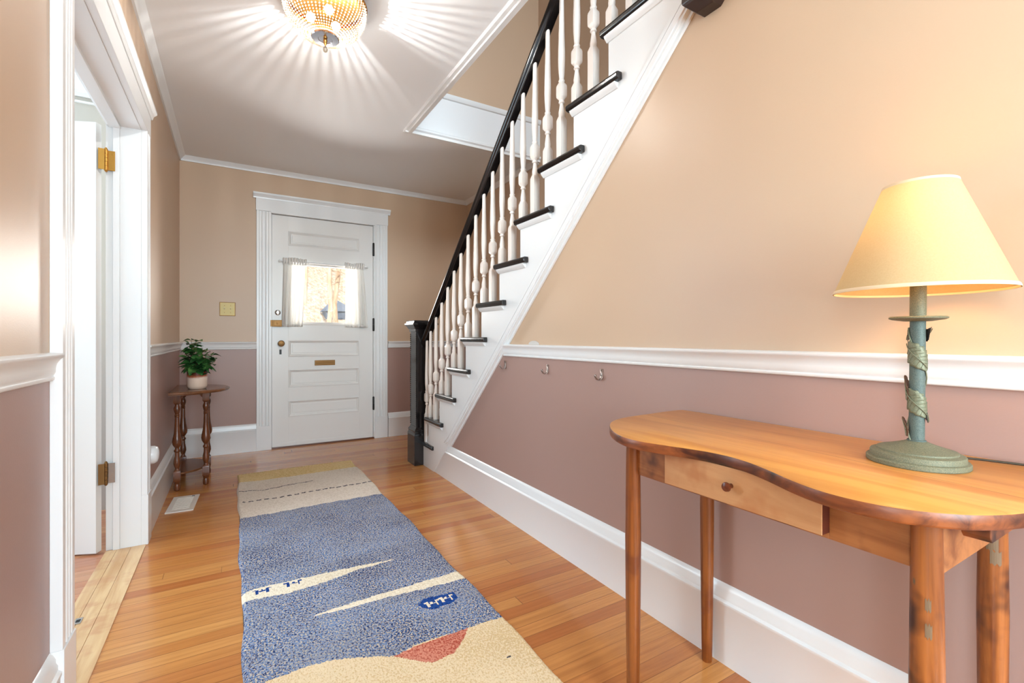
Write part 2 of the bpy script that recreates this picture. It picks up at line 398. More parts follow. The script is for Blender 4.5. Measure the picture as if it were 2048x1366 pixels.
# front door casing
YC = YB-0.022
b = MB()
for x0 in (0.176, 1.208):
    w_ = 0.118 if x0 < 1 else 0.128
    pr = flute_prof(w_, 0.022)
    b.ext([(a, o) for a, o in pr], (x0, YB, 0.215), (x0, YB, 2.125), (1, 0, 0), (0, -1, 0))
    b.box(x0-0.001, x0+w_+0.001, YB-0.026, YB, 0, 0.215)
b.box(0.172, 1.340, YB-0.026, YB, 2.125, 2.235)
b.box(0.290, 1.208, YB-0.030, YB, 2.112, 2.128)
b.ext([(0, 0), (0.028, 0), (0.030, 0.010), (0.040, 0.022), (0.052, 0.034), (0.052, 0.048), (0, 0.05)], (0.150, YB, 2.232), (1.362, YB, 2.232), (0, -1, 0))
b.box(0.285, 0.296, YB-0.01, YB+0.10, 0, 2.118); b.box(1.199, 1.210, YB-0.01, YB+0.10, 0, 2.118); b.box(0.285, 1.21, YB-0.01, YB+0.10, 2.112, 2.125)
struct(b.build('trim_12', M_white, bevel=0.0012))
b = MB(); b.box(0.290, 1.205, YB-0.012, YB+0.14, -0.001, 0.012); struct(b.build('trim_13', flat('dark_sill', srgb(96, 52, 26), 0.4)))

# ---- front door
d1 = bpy.data.objects.new('door_1', None); C.objects.link(d1); d1.location = (0.298, YB+0.004, 0); struct(d1)
def dl(x): return x-0.298
b = MB(); fy, by = 0.0, 0.042
DX0, DX1 = dl(0.299), dl(1.196)
PX0, PX1 = dl(0.432), dl(1.066)
zs = [(0.012, 0.276), (0.424, 0.544), (0.708, 0.824), (0.976, 1.115), (1.70, 1.842), (1.975, 2.108)]
b.box(DX0, PX0, fy, by, 0.012, 2.108); b.box(PX1, DX1, fy, by, 0.012, 2.108)
for z0, z1 in zs: b.box(PX0, PX1, fy, by, z0, z1)
mp = [(0, 0), (0.0, -0.004), (0.006, -0.006), (0.012, -0.003), (0.014, 0.002), (0.022, 0.006), (0.024, 0.012), (0.034, 0.012), (0.036, 0.010)]
for z0, z1 in ((0.276, 0.424), (0.544, 0.708), (0.824, 0.976), (1.842, 1.975)):
    b.panel(PX0, PX1, z0, z1, fy, mp)
    b.box(PX0, PX1, 0.022, 0.034, z0, z1)
b.panel(PX0, PX1, 1.115, 1.70, fy, [(0, 0), (0.0, -0.005), (0.008, -0.008), (0.016, -0.004), (0.018, 0.004), (0.03, 0.010), (0.03, 0.03)], False)
b.box(DX0+0.01, DX1-0.01, -0.006, 0.0, 0.012, 0.045)
b.build('door_leaf', M_whitedoor, d1, bevel=0.0008)
ng = N('door_glass'); ng.b.inputs['Roughness'].default_value = 0.02
tr = ng.n('ShaderNodeBsdfTransparent'); gl = ng.n('ShaderNodeBsdfGlossy'); gl.inputs['Roughness'].default_value = 0.02
mx = ng.n('ShaderNodeMixShader'); fr = ng.n('ShaderNodeFresnel'); fr.inputs[0].default_value = 1.45
ng.t.links.new(fr.outputs[0], mx.inputs[0]); ng.t.links.new(tr.outputs[0], mx.inputs[1]); ng.t.links.new(gl.outputs[0], mx.inputs[2]); ng.t.links.new(mx.outputs[0], ng.out.inputs[0])
M_glass = ng.m
b = MB(); b.box(PX0+0.02, PX1-0.02, 0.024, 0.028, 1.13, 1.685); b.build('glass_pane', M_glass, d1)
def knobmb(c, r, l, n=20):
    m = MB(); m.lathe([(r*0.9, 0), (r*0.95, 0.003), (r*0.35, 0.006), (r*0.35, l*0.45), (r*0.8, l*0.6), (r, l*0.8), (r*0.85, l*0.95), (r*0.3, l)], n=n)
    m.xform(lambda p: Vector((c[0]+p.x, c[1]-p.z, c[2]+p.y))); return m
knobmb((dl(0.372), 0, 0.947), 0.028, 0.062).build('door_knob', M_brass, d1, smooth=50, label='round aged brass door knob')
b = MB(); b.box(dl(0.359), dl(0.377), -0.004, 0, 0.848, 0.892); b.box(dl(0.365), dl(0.371), -0.005, 0, 0.86, 0.88)
b.build('keyhole_plate', M_iron, d1, bevel=0.001)
b = MB(); b.lathe([(0.024, 0), (0.024, 0.006), (0.018, 0.010), (0.010, 0.012)], n=24); b.box(-0.003, 0.003, -0.016, 0.016, 0.008, 0.02)
b.xform(lambda p: Vector((dl(0.346)+p.x, -p.z, 1.226+p.y))); b.build('lock_cylinder', M_chrome, d1, smooth=40)
b = MB(); b.box(dl(0.300), dl(0.378), -0.028, 0, 1.098, 1.158); b.box(dl(0.31), dl(0.368), -0.033, -0.027, 1.106, 1.150); b.box(dl(0.335), dl(0.345), -0.04, -0.032, 1.12, 1.136)
b.build('rim_lock', M_brass, d1, bevel=0.002, label='aged brass rim lock')
b = MB(); b.box(dl(0.656), dl(0.838), -0.005, 0.0, 0.738, 0.787); b.box(dl(0.666), dl(0.828), -0.009, -0.004, 0.748, 0.760); b.box(dl(0.666), dl(0.828), -0.009, -0.004, 0.764, 0.777)
b.build('mail_slot', M_brass, d1, bevel=0.003, label='brass mail slot')
for z0, z1 in ((1.81, 1.943), (1.065, 1.194), (0.281, 0.415)):
    b = MB(); b.lathe([(0.007, z0), (0.009, z0+0.006), (0.0085, (z0+z1)/2-0.001), (0.006, (z0+z1)/2), (0.0085, (z0+z1)/2+0.001), (0.009, z1-0.006), (0.004, z1)], c=(dl(1.200), -0.010, 0), n=12)
    b.box(dl(1.192), dl(1.209), -0.008, -0.0015, z0+0.005, z1-0.005); b.build('hinge', M_iron, d1, smooth=50)
b = MB(); b.box(0.286, 0.299, YB-0.036, YB-0.0262, 1.10, 1.156); o = b.build('lock_keeper', M_brass, bevel=0.001)
tag(o, 'small aged brass lock keeper on the front door casing beside the rim lock', 'lock keeper')

# ---- curtains and rod
nc = N('sheer_curtain'); nc.b.inputs['Base Color'].default_value = srgb(246, 244, 240); nc.b.inputs['Roughness'].default_value = 0.8
tl = nc.n('ShaderNodeBsdfTranslucent'); tl.inputs[0].default_value = srgb(248, 247, 244)
mxx = nc.n('ShaderNodeMixShader'); mxx.inputs[0].default_value = 0.35
nc.t.links.new(nc.b.outputs[0], mxx.inputs[1]); nc.t.links.new(tl.outputs[0], mxx.inputs[2]); nc.t.links.new(mxx.outputs[0], nc.out.inputs[0])
M_curt = nc.m
M_curt2 = flat('curtain_header', srgb(226, 223, 218), 0.8)
YR = YB-0.030
def curtain(name, label, xt0, xt1, xb0, xb1, folds, seed):
    r = random.Random(seed); t = thing(name, label, 'curtain', ((xt0+xt1)/2, YR, 1.10)); cx = (xt0+xt1)/2
    nx, nz = 72, 26; ph = r.random()*6; V = []; Fc = []
    for j in range(nz+1):
        v = j/nz; z = 0.575*(1-v)
        for i in range(nx+1):
            u = i/nx; x = (xt0+(xt1-xt0)*u)*(1-v)+(xb0+(xb1-xb0)*u)*v
            amp = 0.006+0.010*v**0.5
            y = amp*math.sin(2*PI*folds*u+ph+0.6*math.sin(2.2*v+ph))+0.35*amp*math.sin(2*PI*folds*2.3*u+1.7*ph)
            V.append((x-cx, y, z))
    for j in range(nz):
        for i in range(nx):
            a = j*(nx+1)+i; Fc.append((a, a+1, a+nx+2, a+nx+1))
    m = MB(); m.add(V, Fc); m.build('curtain_panel', M_curt, t, smooth=80, solid=0.0012)
    m = MB(); V = []; Fc = []
    for j in range(3):
        for i in range(nx+1):
            u = i/nx; x = xb0+(xb1-xb0)*u
            y = 0.016*math.sin(2*PI*folds*u+ph+0.6*math.sin(2.2+ph))+0.0056*math.sin(2*PI*folds*2.3*u+1.7*ph)-0.0014
            V.append((x-cx, y, 0.022-0.011*j))
    for j in range(2):
        for i in range(nx): a = j*(nx+1)+i; Fc.append((a, a+1, a+nx+2, a+nx+1))
    m.add(V, Fc); m.build('hem', M_curt2, t, smooth=80, solid=0.001)
    # gathered tabs and knotted header
    m = MB(); n_ = 9
    for i in range(n_):
        u = i/(n_-1); x = xt0+(xt1-xt0)*u-cx
        hh = 0.030 if (i in (0, n_-1)) else 0.012+0.028*abs(math.sin(2.6*u*(1 if seed % 2 else 1)+(0.4 if seed % 2 else 2.2)))
        m.tube([(x, -0.004, 0.565), (x+0.002, -0.011, 0.59), (x+0.003, -0.004, 0.598+hh*0.6), (x+0.004, 0.006, 0.590), (x+0.003, 0.008, 0.565)], [0.006, 0.010, 0.009, 0.008, 0.005], 8)
    m.build('curtain_header', M_curt2, t, smooth=80, label='gathered knotted tab header')
    return t
curtain('cafe_curtain', 'sheer white cafe curtain left of the front door glass, lock side', 0.392, 0.572, 0.376, 0.548, 4.5, 3)
curtain('cafe_curtain', 'sheer white cafe curtain right of the front door glass, hinge side', 0.927, 1.095, 0.922, 1.138, 4, 6)
t = thing('curtain_rod', 'thin white curtain rod across the front door window holding two sheer curtains', 'curtain rod', (0.745, YR, 1.69))
b = MB(); b.tube([(-0.375, 0, 0), (0.375, 0, 0)], 0.0055, 12); b.build('rod', M_white, t, smooth=60)
for sx in (-1, 1):
    b = MB(); b.lathe([(0.004, 0), (0.010, 0.008), (0.008, 0.018), (0.002, 0.022)], n=12)
    b.xform(lambda p: Vector((sx*(0.375+p.z), p.y, p.x))); b.build('finial', M_white, t, smooth=60)
    b = MB(); b.box(sx*0.335-0.004, sx*0.335+0.004, 0.0, 0.034, -0.006, 0.012); b.build('bracket', M_white, t, bevel=0.001)

# ------------------------------------------------------------------ french door leaf of the left doorway
d2 = bpy.data.objects.new('door_2', None); C.objects.link(d2); struct(d2)
d2.location = (-0.541, 2.825, 0.0)
ldir = Vector((-0.92, 0.39, 0)); ang = math.atan2(ldir.y, ldir.x); d2.rotation_euler = (0, 0, ang)
# local: +x along the leaf, thickness towards -y_local or +y_local (towards room corner)
th_ = -0.035
b = MB(); W2, H2 = 0.78, 1.99
ST = 0.105
b.box(0, ST, th_, 0, 0.008, H2); b.box(W2-ST, W2, th_, 0, 0.008, H2); b.box(ST, W2-ST, th_, 0, 0.008, 0.215); b.box(ST, W2-ST, th_, 0, 1.90, H2)
for k in range(1, 5):
    z = 0.215+(1.90-0.215)*k/5; b.box(ST, W2-ST, th_+0.004, -0.004, z-0.011, z+0.011)
for k in (1, 2):
    x = ST+(W2-2*ST)*k/3; b.box(x-0.011, x+0.011, th_+0.004, -0.004, 0.215, 1.90)
b.build('door_frame', M_whitedoor, d2, bevel=0.0015)
b = MB(); b.box(ST, W2-ST, th_/2-0.002, th_/2+0.002, 0.215, 1.90); b.build('glass_pane', M_glass, d2)
for z, mt, lb in ((1.826, M_goldhinge, 'bright gold hinge'), (0.368, M_chrome, 'worn silver and brass hinge')):
    b = MB(); hz = 0.048
    for k in range(5):
        z0 = -hz+k*2*hz/5; b.lathe([(0.0075, z0+0.0006), (0.0075, z0+2*hz/5-0.0006)], c=(0, 0, 0), n=14)
    b.lathe([(0.003, -hz-0.008), (0.006, -hz-0.004), (0.0075, -hz)], n=12); b.lathe([(0.0075, hz), (0.006, hz+0.004), (0.003, hz+0.009)], n=12)
    h = b.build('hinge', M_goldhinge if mt is M_goldhinge else M_brass, d2, smooth=40, label=lb)
    # place knuckle in world terms
    kw = Vector((-0.508, 2.836, z)); rel = Matrix.Rotation(-ang, 3, 'Z') @ (kw-Vector(d2.location))
    h.location = rel; h.rotation_euler = (0, 0, -ang)
    b = MB(); b.box(0.004, 0.032, 0.004, 0.0065, -hz+0.002, hz-0.002); 
    for q in (-0.03, 0.0, 0.03): b.box(0.020, 0.025, 0.0025, 0.0045, q-0.0025, q+0.0025)
    b.build('hinge_leaf', mt, h, bevel=0.0006)
    b = MB(); b.add([(-0.004, -0.008, -hz), (-0.026, -0.010, -hz), (-0.026, -0.010, hz), (-0.004, -0.008, hz)], [(0, 1, 2, 3)])
    b.build('hinge_leaf', M_goldhinge if mt is M_goldhinge else M_brass, h, solid=0.002)

# ------------------------------------------------------------------ staircase
st = thing('staircase', 'wooden staircase rising along the right wall with black treads, white stringer and turned balusters', 'staircase', (1.30, 3.6, 0))
OX, OY = 1.30, 3.6
def L(p): return (p[0]-OX, p[1]-OY, p[2])
def sb(m, name, mat, **k):
    m.xform(lambda p: Vector(L(p))); return m.build(name, mat, st, **k)
KT = 12
def ry(k): return ty(k)-0.026   # riser face of tread k
poly = [(ry(1), 0)]
for k in range(1, KT+1):
    poly += [(ry(k), tz(k)-0.030), (ry(k+1), tz(k)-0.030)]
rk = lambda y: rake(y)+0.02
yl = ry(KT+1)
poly += [(yl, rk(yl)), (3.017+(0.02+0.24)/SL, 0.0)]
b = MB(); b.prism(poly, 0, 1.284, 1.3095); sb(b, 'stringer', M_white)
# rake trim, a stack of ribs following the slope
b = MB(); y0, y1 = 3.012, yl
for lo, hi, xx in ((0.0, 0.020, 1.300), (0.018, 0.030, 1.289), (0.030, 0.036, 1.293), (0.034, 0.066, 1.278), (0.066, 0.072, 1.286), (0.070, 0.092, 1.2785)):
    a0 = 3.012 if lo < 0.07 else 3.012
    s0 = (rake(y0)+lo); s1 = rake(y0)+hi
    b.prism([(y0, rake(y0)+lo), (y1, rake(y1)+lo), (y1, rake(y1)+hi), (y0+hi*0.95, rake(y0)+hi-0.95*hi*SL if hi > 0.03 else rake(y0)+hi)], 0, xx, 1.31)
sb(b, 'rake_trim', M_white, bevel=0.001)
for k in range(1, KT+1):
    t0, yf = tz(k), ty(k)
    b = MB(); x0, ye = 1.254, yf-0.325
    if k == 1: x0, ye = 1.262, ry(2)-0.06
    R = []
    def nose(yc, zc, s=1): return None
    # tread with rounded nosing: profile in yz swept along x, plus the return along the stringer
    pr = [(yf-0.27, t0-0.030), (yf-0.008, t0-0.030), (yf-0.001, t0-0.024), (yf, t0-0.012), (yf-0.003, t0-0.003), (yf-0.010, t0), (yf-0.27, t0)]
    ya = yf if k > 1 else ry(1)-0.3
    if k > 1:
        b.prism(pr, 0, 1.283, XS-0.002)
        b.prism([(x0+0.010, t0), (x0+0.003, t0-0.003), (x0, t0-0.012), (x0+0.002, t0-0.024), (x0+0.010, t0-0.030), (1.2845, t0-0.030), (1.2845, t0)], 1, ye, yf-0.002)
        # mitred front corner of the return
    else:
        b.prism([(yf-0.27, t0-0.030), (yf-0.21, t0-0.030), (yf-0.21, t0), (yf-0.27, t0)], 0, 1.40, XS-0.002)
        b.prism([(x0+0.010, t0), (x0+0.003, t0-0.003), (x0, t0-0.012), (x0+0.002, t0-0.024), (x0+0.010, t0-0.030), (1.30, t0-0.030), (1.30, t0)], 1, 3.300, 3.515)
    sb(b, 'tread', M_black, bevel=0.004, seg=3)
    if k > 1:
        b = MB(); b.ext([(0, 0), (0.020, 0), (0.018, -0.008), (0.010, -0.016), (0.005, -0.022), (0, -0.022)], (1.2838, ye+0.022, t0-0.0302), (1.2838, yf-0.020, t0-0.0302), (-1, 0, 0))
        sb(b, 'cove_moulding', M_white, smooth=50)
    b = MB(); b.box(1.285, XS-0.002, ry(k)-0.016, ry(k), max(0, tz(k-1)) if k > 1 else 0, t0-0.030); sb(b, 'riser', M_white)
# balusters
def zb(y): return 2.471-0.918*(y-1.852)
def make_baluster(y, base, top):
    r = 0.0172; m = MB(); T = top-base
    zt = top+0.012
    zr = top-0.387   # lower ring of the long taper
    p = [(r, base, 1), (r, zr-0.184, 1), (r*0.98, zr-0.176, 0.5), (r*0.94, zr-0.170, 0), (0.0135, zr-0.166, 0), (0.0145, zr-0.150, 0), (0.0112, zr-0.128, 0),
         (0.0088, zr-0.112, 0), (0.0085, zr-0.108, 0), (0.0135, zr-0.104, 0), (0.0140, zr-0.100, 0), (0.0125, zr-0.096, 0), (0.0105, zr-0.092, 0),
         (0.0130, zr-0.088, 0.3), (r*1.0, zr-0.078, 0.95), (r*1.03, zr-0.070, 1), (r*1.03, zr-0.030, 1), (r*0.98, zr-0.022, 0.9), (0.0135, zr-0.012, 0.2), (0.0120, zr-0.008, 0),
         (0.0145, zr-0.004, 0), (0.0145, zr, 0), (0.0108, zr+0.004, 0), (0.0125, zr+0.02, 0), (0.0155, zr+0.06, 0), (0.0165, zr+0.095, 0), (0.0160, zr+0.13, 0), (0.0130, zr+0.25, 0), (0.0105, top, 0), (0.0100, zt, 0)]
    if base > zr-0.186: p = [(r*0.9, base, 1)]+[q for q in p if q[1] > base+0.004]
    m.lathe(p, c=(1.302, y, 0), n=16); sb(m, 'baluster', M_baluster, smooth=38)
i = 0
ys = [3.488]+[3.409-0.11115*j for j in range(0, 22)]
for y in ys:
    if y < ry(KT+1)+0.03: break
    k = 1
    while k < KT and y < ry(k+1)+0.012: k += 1
    make_baluster(y, tz(k)-0.001, zb(y))
# handrail
def railprof():
    return [(-0.018, 0.0), (0.018, 0.0), (0.020, 0.014), (0.027, 0.022), (0.033, 0.034), (0.034, 0.046), (0.027, 0.058), (0.014, 0.066), (-0.014, 0.066), (-0.027, 0.058), (-0.034, 0.046), (-0.033, 0.034), (-0.027, 0.022), (-0.020, 0.014)]
b = MB(); ya, yb_ = 3.540, 1.02
ra = [(1.302+x, ya, zb(ya)+z) for x, z in railprof()]; rb = [(1.302+x, yb_, zb(yb_)+z) for x, z in railprof()]
b.rings([ra, rb]); sb(b, 'handrail', M_black, smooth=45)
# newel post
npo = bpy.data.objects.new('newel_post', None); link(npo, st); npo.location = L((1.297, 3.604, 0))
b = MB(); h = 0.086
b.box(-h, h, -h, h, 0, 0.235); b.build('plinth', M_black, npo, bevel=0.003)
b = MB(); b.lathe([(h*0.999, 0.235, 1), (h*0.98, 0.243, 1), (h*0.93, 0.252, 1), (h*0.93, 0.262, 1), (h*0.96, 0.268, 1), (h*0.93, 0.276, 1), (h*0.80, 0.292, 1), (h*0.80, 0.30, 1)], n=8)
b.build('base_moulding', M_black, npo)
b = MB(); s_ = 0.0665
b.box(-s_, s_, -s_, s_, 0.295, 1.06)
b.build('shaft', M_black, npo, bevel=0.002)
# beaded corners of the shaft
for sx in (-1, 1):
    for sy in (-1, 1):
        b = MB()
        for q in range(44):
            z = 0.31+q*0.0165
            b.lathe([(0.001, z), (0.0032, z+0.003), (0.0036, z+0.0065), (0.0032, z+0.010), (0.001, z+0.013)], c=(sx*s_, sy*s_, 0), n=6)
        b.build('corner_beading', M_black, npo)
b = MB(); b.lathe([(s_*1.01, 1.045, 1), (0.074, 1.047, 1), (0.074, 1.066, 1), (0.082, 1.072, 1), (0.090, 1.088, 1), (0.100, 1.098, 1), (0.104, 1.102, 1), (0.104, 1.113, 1), (0.094, 1.117, 1), (0.092, 1.128, 1), (0.086, 1.135, 1)], n=8)
b.build('cap', M_black, npo, label='moulded black cap with light glaze on its edge', smooth=20)

# drop of the upper newel, hanging at the top of the rake
t = thing('newel_drop', 'dark brown faceted lower tip of the upper newel post beside the top stair treads', 'newel post', (1.30, 0.955, 2.035))
b = MB()
b.lathe([(0.030, 0.0, 1), (0.056, 0.026, 1), (0.062, 0.034, 1), (0.062, 0.05, 1), (0.056, 0.056, 1), (0.056, 0.40, 1)], n=8)
b.build('post_end', flat('dark_stain', srgb(48, 32, 26), 0.3), t, bevel=0.002)

# ------------------------------------------------------------------ wall fittings
t = thing('light_switch', 'double brass toggle switch plate on the tan wall left of the front door', 'light switch', (-0.042, YB, 1.245))
b = MB(); b.box(-0.059, 0.059, -0.006, 0, -0.059, 0.059); b.build('switch_plate', M_brass, t, bevel=0.002)
b = MB(); b.box(-0.053, 0.053, -0.0066, -0.0055, -0.053, 0.053); b.build('plate_face', flat('pale_brass', srgb(158, 138, 92), 0.45, 0.5), t)
for x in (-0.023, 0.023):
    b = MB(); b.prism([(0.0, -0.004), (-0.016, 0.004), (-0.017, 0.010), (0, 0.007)], 0, x-0.0045, x+0.0045)
    b.build('toggle', flat('ivory_plastic', srgb(232, 220, 190), 0.4), t)
    for z in (-0.03, 0.03):
        b = MB(); b.lathe([(0.0035, 0), (0.003, 0.0015)], n=10); b.xform(lambda p: Vector((x+p.x, -0.0065-p.z, z+p.y))); b.build('screw', M_brass, t)
hl = {2.273: 'metal coat hook on the mauve wall, nearest the staircase', 1.864: 'metal coat hook on the mauve wall, middle of the three under the chair rail', 1.476: 'metal coat hook on the mauve wall, nearest the console table'}
for y, lb in hl.items():
    t = thing('coat_hook', lb, 'hook', (XR, y, 0.848), group='coat hooks under the chair rail')
    b = MB(); P = [(-0.0015, 0.022), (-0.002, 0.0), (-0.004, -0.014), (-0.010, -0.022), (-0.020, -0.023), (-0.028, -0.018), (-0.034, -0.008), (-0.036, 0.0)]
    wd = [0.008, 0.0075, 0.0075, 0.007, 0.0065, 0.006, 0.006, 0.0055]
    R = [[(x, -w_, z-0.0012), (x, w_, z-0.0012), (x, w_, z+0.0012), (x, -w_, z+0.0012)] for (x, z), w_ in zip(P, wd)]
    V = [];
    for (x, z), w_ in zip(P, wd): V += [(x, -w_, z), (x, w_, z)]
    b.add(V, [(2*i_, 2*i_+1, 2*i_+3, 2*i_+2) for i_ in range(len(P)-1)])
    b.build('hook_body', M_steel, t, solid=0.0026, smooth=50)
    for z in (0.015, -0.006):
        b = MB(); b.lathe([(0.003, 0), (0.0022, 0.0015)], n=10); b.xform(lambda p: Vector((-0.003-p.z, p.x, z+p.y))); b.build('screw', M_iron, t)
o = MB().lathe([(0.0, 0.0), (0.043, 0.0005), (0.043, 0.001), (0.0, 0.0012)], n=32, cap0=False, cap1=False)
o.xform(lambda p: Vector((XR-0.0003-p.z, 1.985+p.x*1.15, 0.9645+max(0, p.y)*0.45)))
struct(o.build('trim_14', M_patch))
t = thing('wall_fitting', 'small rounded white fitting low on the mauve wall just past the left doorway', 'wall fitting', (XL, 3.03, 0.395))
b = MB(); b.lathe([(0.044, 0), (0.046, 0.012), (0.045, 0.030), (0.038, 0.043), (0.022, 0.048), (0.002, 0.049)], n=32)
b.xform(lambda p: Vector((p.z, p.x, p.y))); b.build('cover', M_white, t, smooth=60)
# floor vent
t = thing('floor_vent', 'flat white metal vent plate lying on the oak floor below the small side table', 'vent', (-0.258, 3.43, 0), rotz=math.radians(-3))
b = MB(); b.box(-0.068, 0.068, -0.152, 0.152, 0.0, 0.006); b.build('plate', M_vent, t, bevel=0.002)
b = MB()
for k in range(13):
    y = -0.11+k*0.018; b.box(-0.042, 0.042, y, y+0.010, 0.0055, 0.0075)
b.build('louvre', M_vent, t)
b = MB(); b.box(0.030, 0.044, 0.118, 0.128, 0.006, 0.009); b.build('lever', M_iron, t)

# nail and wall scuffs on the near left wall
o = MB().tube([(XL+0.001, 1.40, 1.955), (XL+0.012, 1.394, 1.957)], 0.0014, 8).build('wall_nail', M_steel)
tag(o, 'single thin nail sticking out of the tan wall left of the doorway', 'nail')

# ------------------------------------------------------------------ rug
def rug_mat(name, c1, c2, c3=None, f=0.5, sc=150):
    n = N(name); v = n.vscale(n.obj(), (1.0, 0.75, 1.0)); a = n.noise(v, sc, 2, 0.6)
    big = n.noise(n.obj(), 3.0, 3, 0.5)
    lo = n.math('ADD', 0.40, n.math('MULTIPLY', n.math('SUBTRACT', big, 0.5), 0.35))
    k = n.math('MULTIPLY', n.math('SUBTRACT', a, lo), 7.0)
    x = n.n('ShaderNodeClamp'); n.set(x.inputs[0], k)
    c = n.mix(x.outputs[0], c1, c2)
    if c3 is not None:
        a2 = n.noise(n.comb(n.math('ADD', n.xyz()[0], 3.1), n.xyz()[1], 0.0), sc*1.1, 2, 0.6)
        k2 = n.math('GREATER_THAN', a2, 0.545); c = n.mix(k2, c, c3)
        b3 = n.noise(n.vscale(n.obj(), (1, 2.6, 1)), 3.5, 3)
        c = n.mix(n.ramp(b3, [(0.42, (0, 0, 0, 1)), (0.75, (0.6, 0.6, 0.6, 1))]), c, n.mix(x.outputs[0], c1, srgb(150, 148, 150)))
    n.base(c, 0.95, 0, 0.1); n.bump(n.math('ADD', a, n.noise(n.obj(), sc*2.2, 2)), 0.55, 0.004)
    return n.m
RM = [rug_mat('wool_blue', srgb(32, 52, 98), srgb(116, 140, 180), srgb(208, 192, 166), sc=150),
      rug_mat('wool_white', srgb(214, 200, 184), srgb(228, 216, 202), sc=120),
      rug_mat('wool_gold', srgb(212, 182, 124), srgb(228, 202, 150), sc=120),
      rug_mat('wool_cream', srgb(220, 188, 140), srgb(238, 214, 176), sc=170),
      rug_mat('wool_red', srgb(180, 84, 66), srgb(218, 142, 118), sc=170),
      rug_mat('wool_navy', srgb(20, 48, 108), srgb(38, 76, 146), sc=140),
      rug_mat('wool_grey', srgb(62, 62, 70), srgb(92, 88, 90), sc=120),
      rug_mat('wool_ivory', srgb(226, 208, 178), srgb(244, 230, 206), sc=140)]
sn, cs = math.sin(YAW), math.cos(YAW)
def pz(px, py, z=0.012):
    a = (px-1024)/F_PX; r = (HOR-py)/F_PX; t_ = (z-1)/r
    return (t_*(sn+a*cs), t_*(cs-a*sn))
# pattern outlines of the rug, metres on the floor
def P_(L_): return [pz(460+x/2.931, 900+y/2.931) for x, y in L_]
def lerp(pts, x):
    for (x0, y0), (x1, y1) in zip(pts, pts[1:]):
        if x0 <= x <= x1: return y0+(y1-y0)*(x-x0)/(x1-x0+1e-9)
    return None
def line(L_): return sorted(P_(L_))
l_gold = line([(40, 192), (180, 180), (400, 150), (735, 100)])
l_white = line([(60, 402), (250, 372), (500, 325), (700, 290), (915, 253)])
l_low = line([(60, 1420), (200, 1366), (300, 1330), (450, 1270), (600, 1235), (750, 1222), (870, 1215), (960, 1215), (1080, 1150), (1390, 1048), (1480, 1015), (1580, 990)])
red = P_([(960, 1215), (1080, 1158), (1240, 1100), (1395, 1048), (1352, 1130), (1312, 1195), (1180, 1253), (1080, 1240)])
s1u = line([(60, 850), (150, 815), (330, 775), (560, 725), (750, 685), (962, 645)]); s1l = line([(60, 895), (200, 866), (330, 845), (560, 775), (750, 705), (962, 647)])
s2u = line([(480, 978), (640, 925), (830, 865), (1100, 785), (1345, 712)]); s2l = line([(480, 980), (700, 930), (900, 872), (1150, 815), (1385, 752)])
med = [P_([(1100, 915), (1130, 878), (1200, 862), (1300, 840), (1330, 870), (1290, 905), (1190, 938), (1120, 932)])][0]
th1 = line([(55, 243), (200, 236), (350, 205), (485, 183)]); th2 = line([(75, 308), (300, 278), (500, 240), (700, 208), (838, 184)])
def inside(poly, x, y):
    c = False; j = len(poly)-1
    for i_ in range(len(poly)):
        xi, yi = poly[i_]; xj, yj = poly[j]
        if (yi > y) != (yj > y) and x < (xj-xi)*(y-yi)/(yj-yi)+xi: c = not c
        j = i_
    return c
def animal(cx, cy, s_):
    R = [(-5, 5, -1, 1), (-5, -3, -4, 4), (3, 5, -4, 4), (-7, -5, 2, 4), (5, 7, 2, 4), (-1, 1, 0, 3)]
    return [(cx+a*s_, cx+b_*s_, cy+c_*s_, cy+d_*s_) for a, b_, c_, d_ in R]
def inr(R, x, y): return any(a <= x <= b_ and c_ <= y <= d_ for a, b_, c_, d_ in R)
an_w = animal(*P_([(1180, 905)])[0], 0.0042)+animal(*P_([(1262, 876)])[0], 0.0042)
an_b = animal(*P_([(368, 785)])[0], 0.0048)+animal(*P_([(185, 828)])[0], 0.0046)
dot = P_([(1635, 1215)])[0]
rg = random.Random(11)
RX0, RX1, RY0, RY1 = 0.024, 0.822, 0.55, 3.915
dx = 0.0052; nx = int((RX1-RX0)/dx); ny = int((RY1-RY0)/dx)
t = thing('runner_rug', 'long wool runner rug with blue field, white and gold far end and cream near end', 'rug', (0.42, 2.2, 0))
b = MB(); V = []; cxr, cyr = 0.42, 2.2
def sk(x, y): # slight skew of the woven edges
    v = (y-RY0)/(RY1-RY0)
    e = 0.004*math.sin(y*7.0)+0.003*math.sin(y*17+1)
    u = (x-RX0)/(RX1-RX0)
    return x+e*(1-2*u)+0.004*(1-v), y+0.010*math.sin(u*2.2)*v+0.0*u
for j in range(ny+1):
    for i_ in range(nx+1):
        x = RX0+(RX1-RX0)*i_/nx; y = RY0+(RY1-RY0)*j/ny
        ed = min(i_, nx-i_, j, ny-j)
        z = 0.002 if ed == 0 else (0.009 if ed == 1 else 0.0125)+rg.uniform(-0.0011, 0.0011)
        xx, yy = sk(x, y)
        if ed > 0: xx += rg.uniform(-.0008, .0008); yy += rg.uniform(-.0008, .0008)
        V.append((xx-cxr, yy-cyr, z))
base = len(b.v); b.v += V
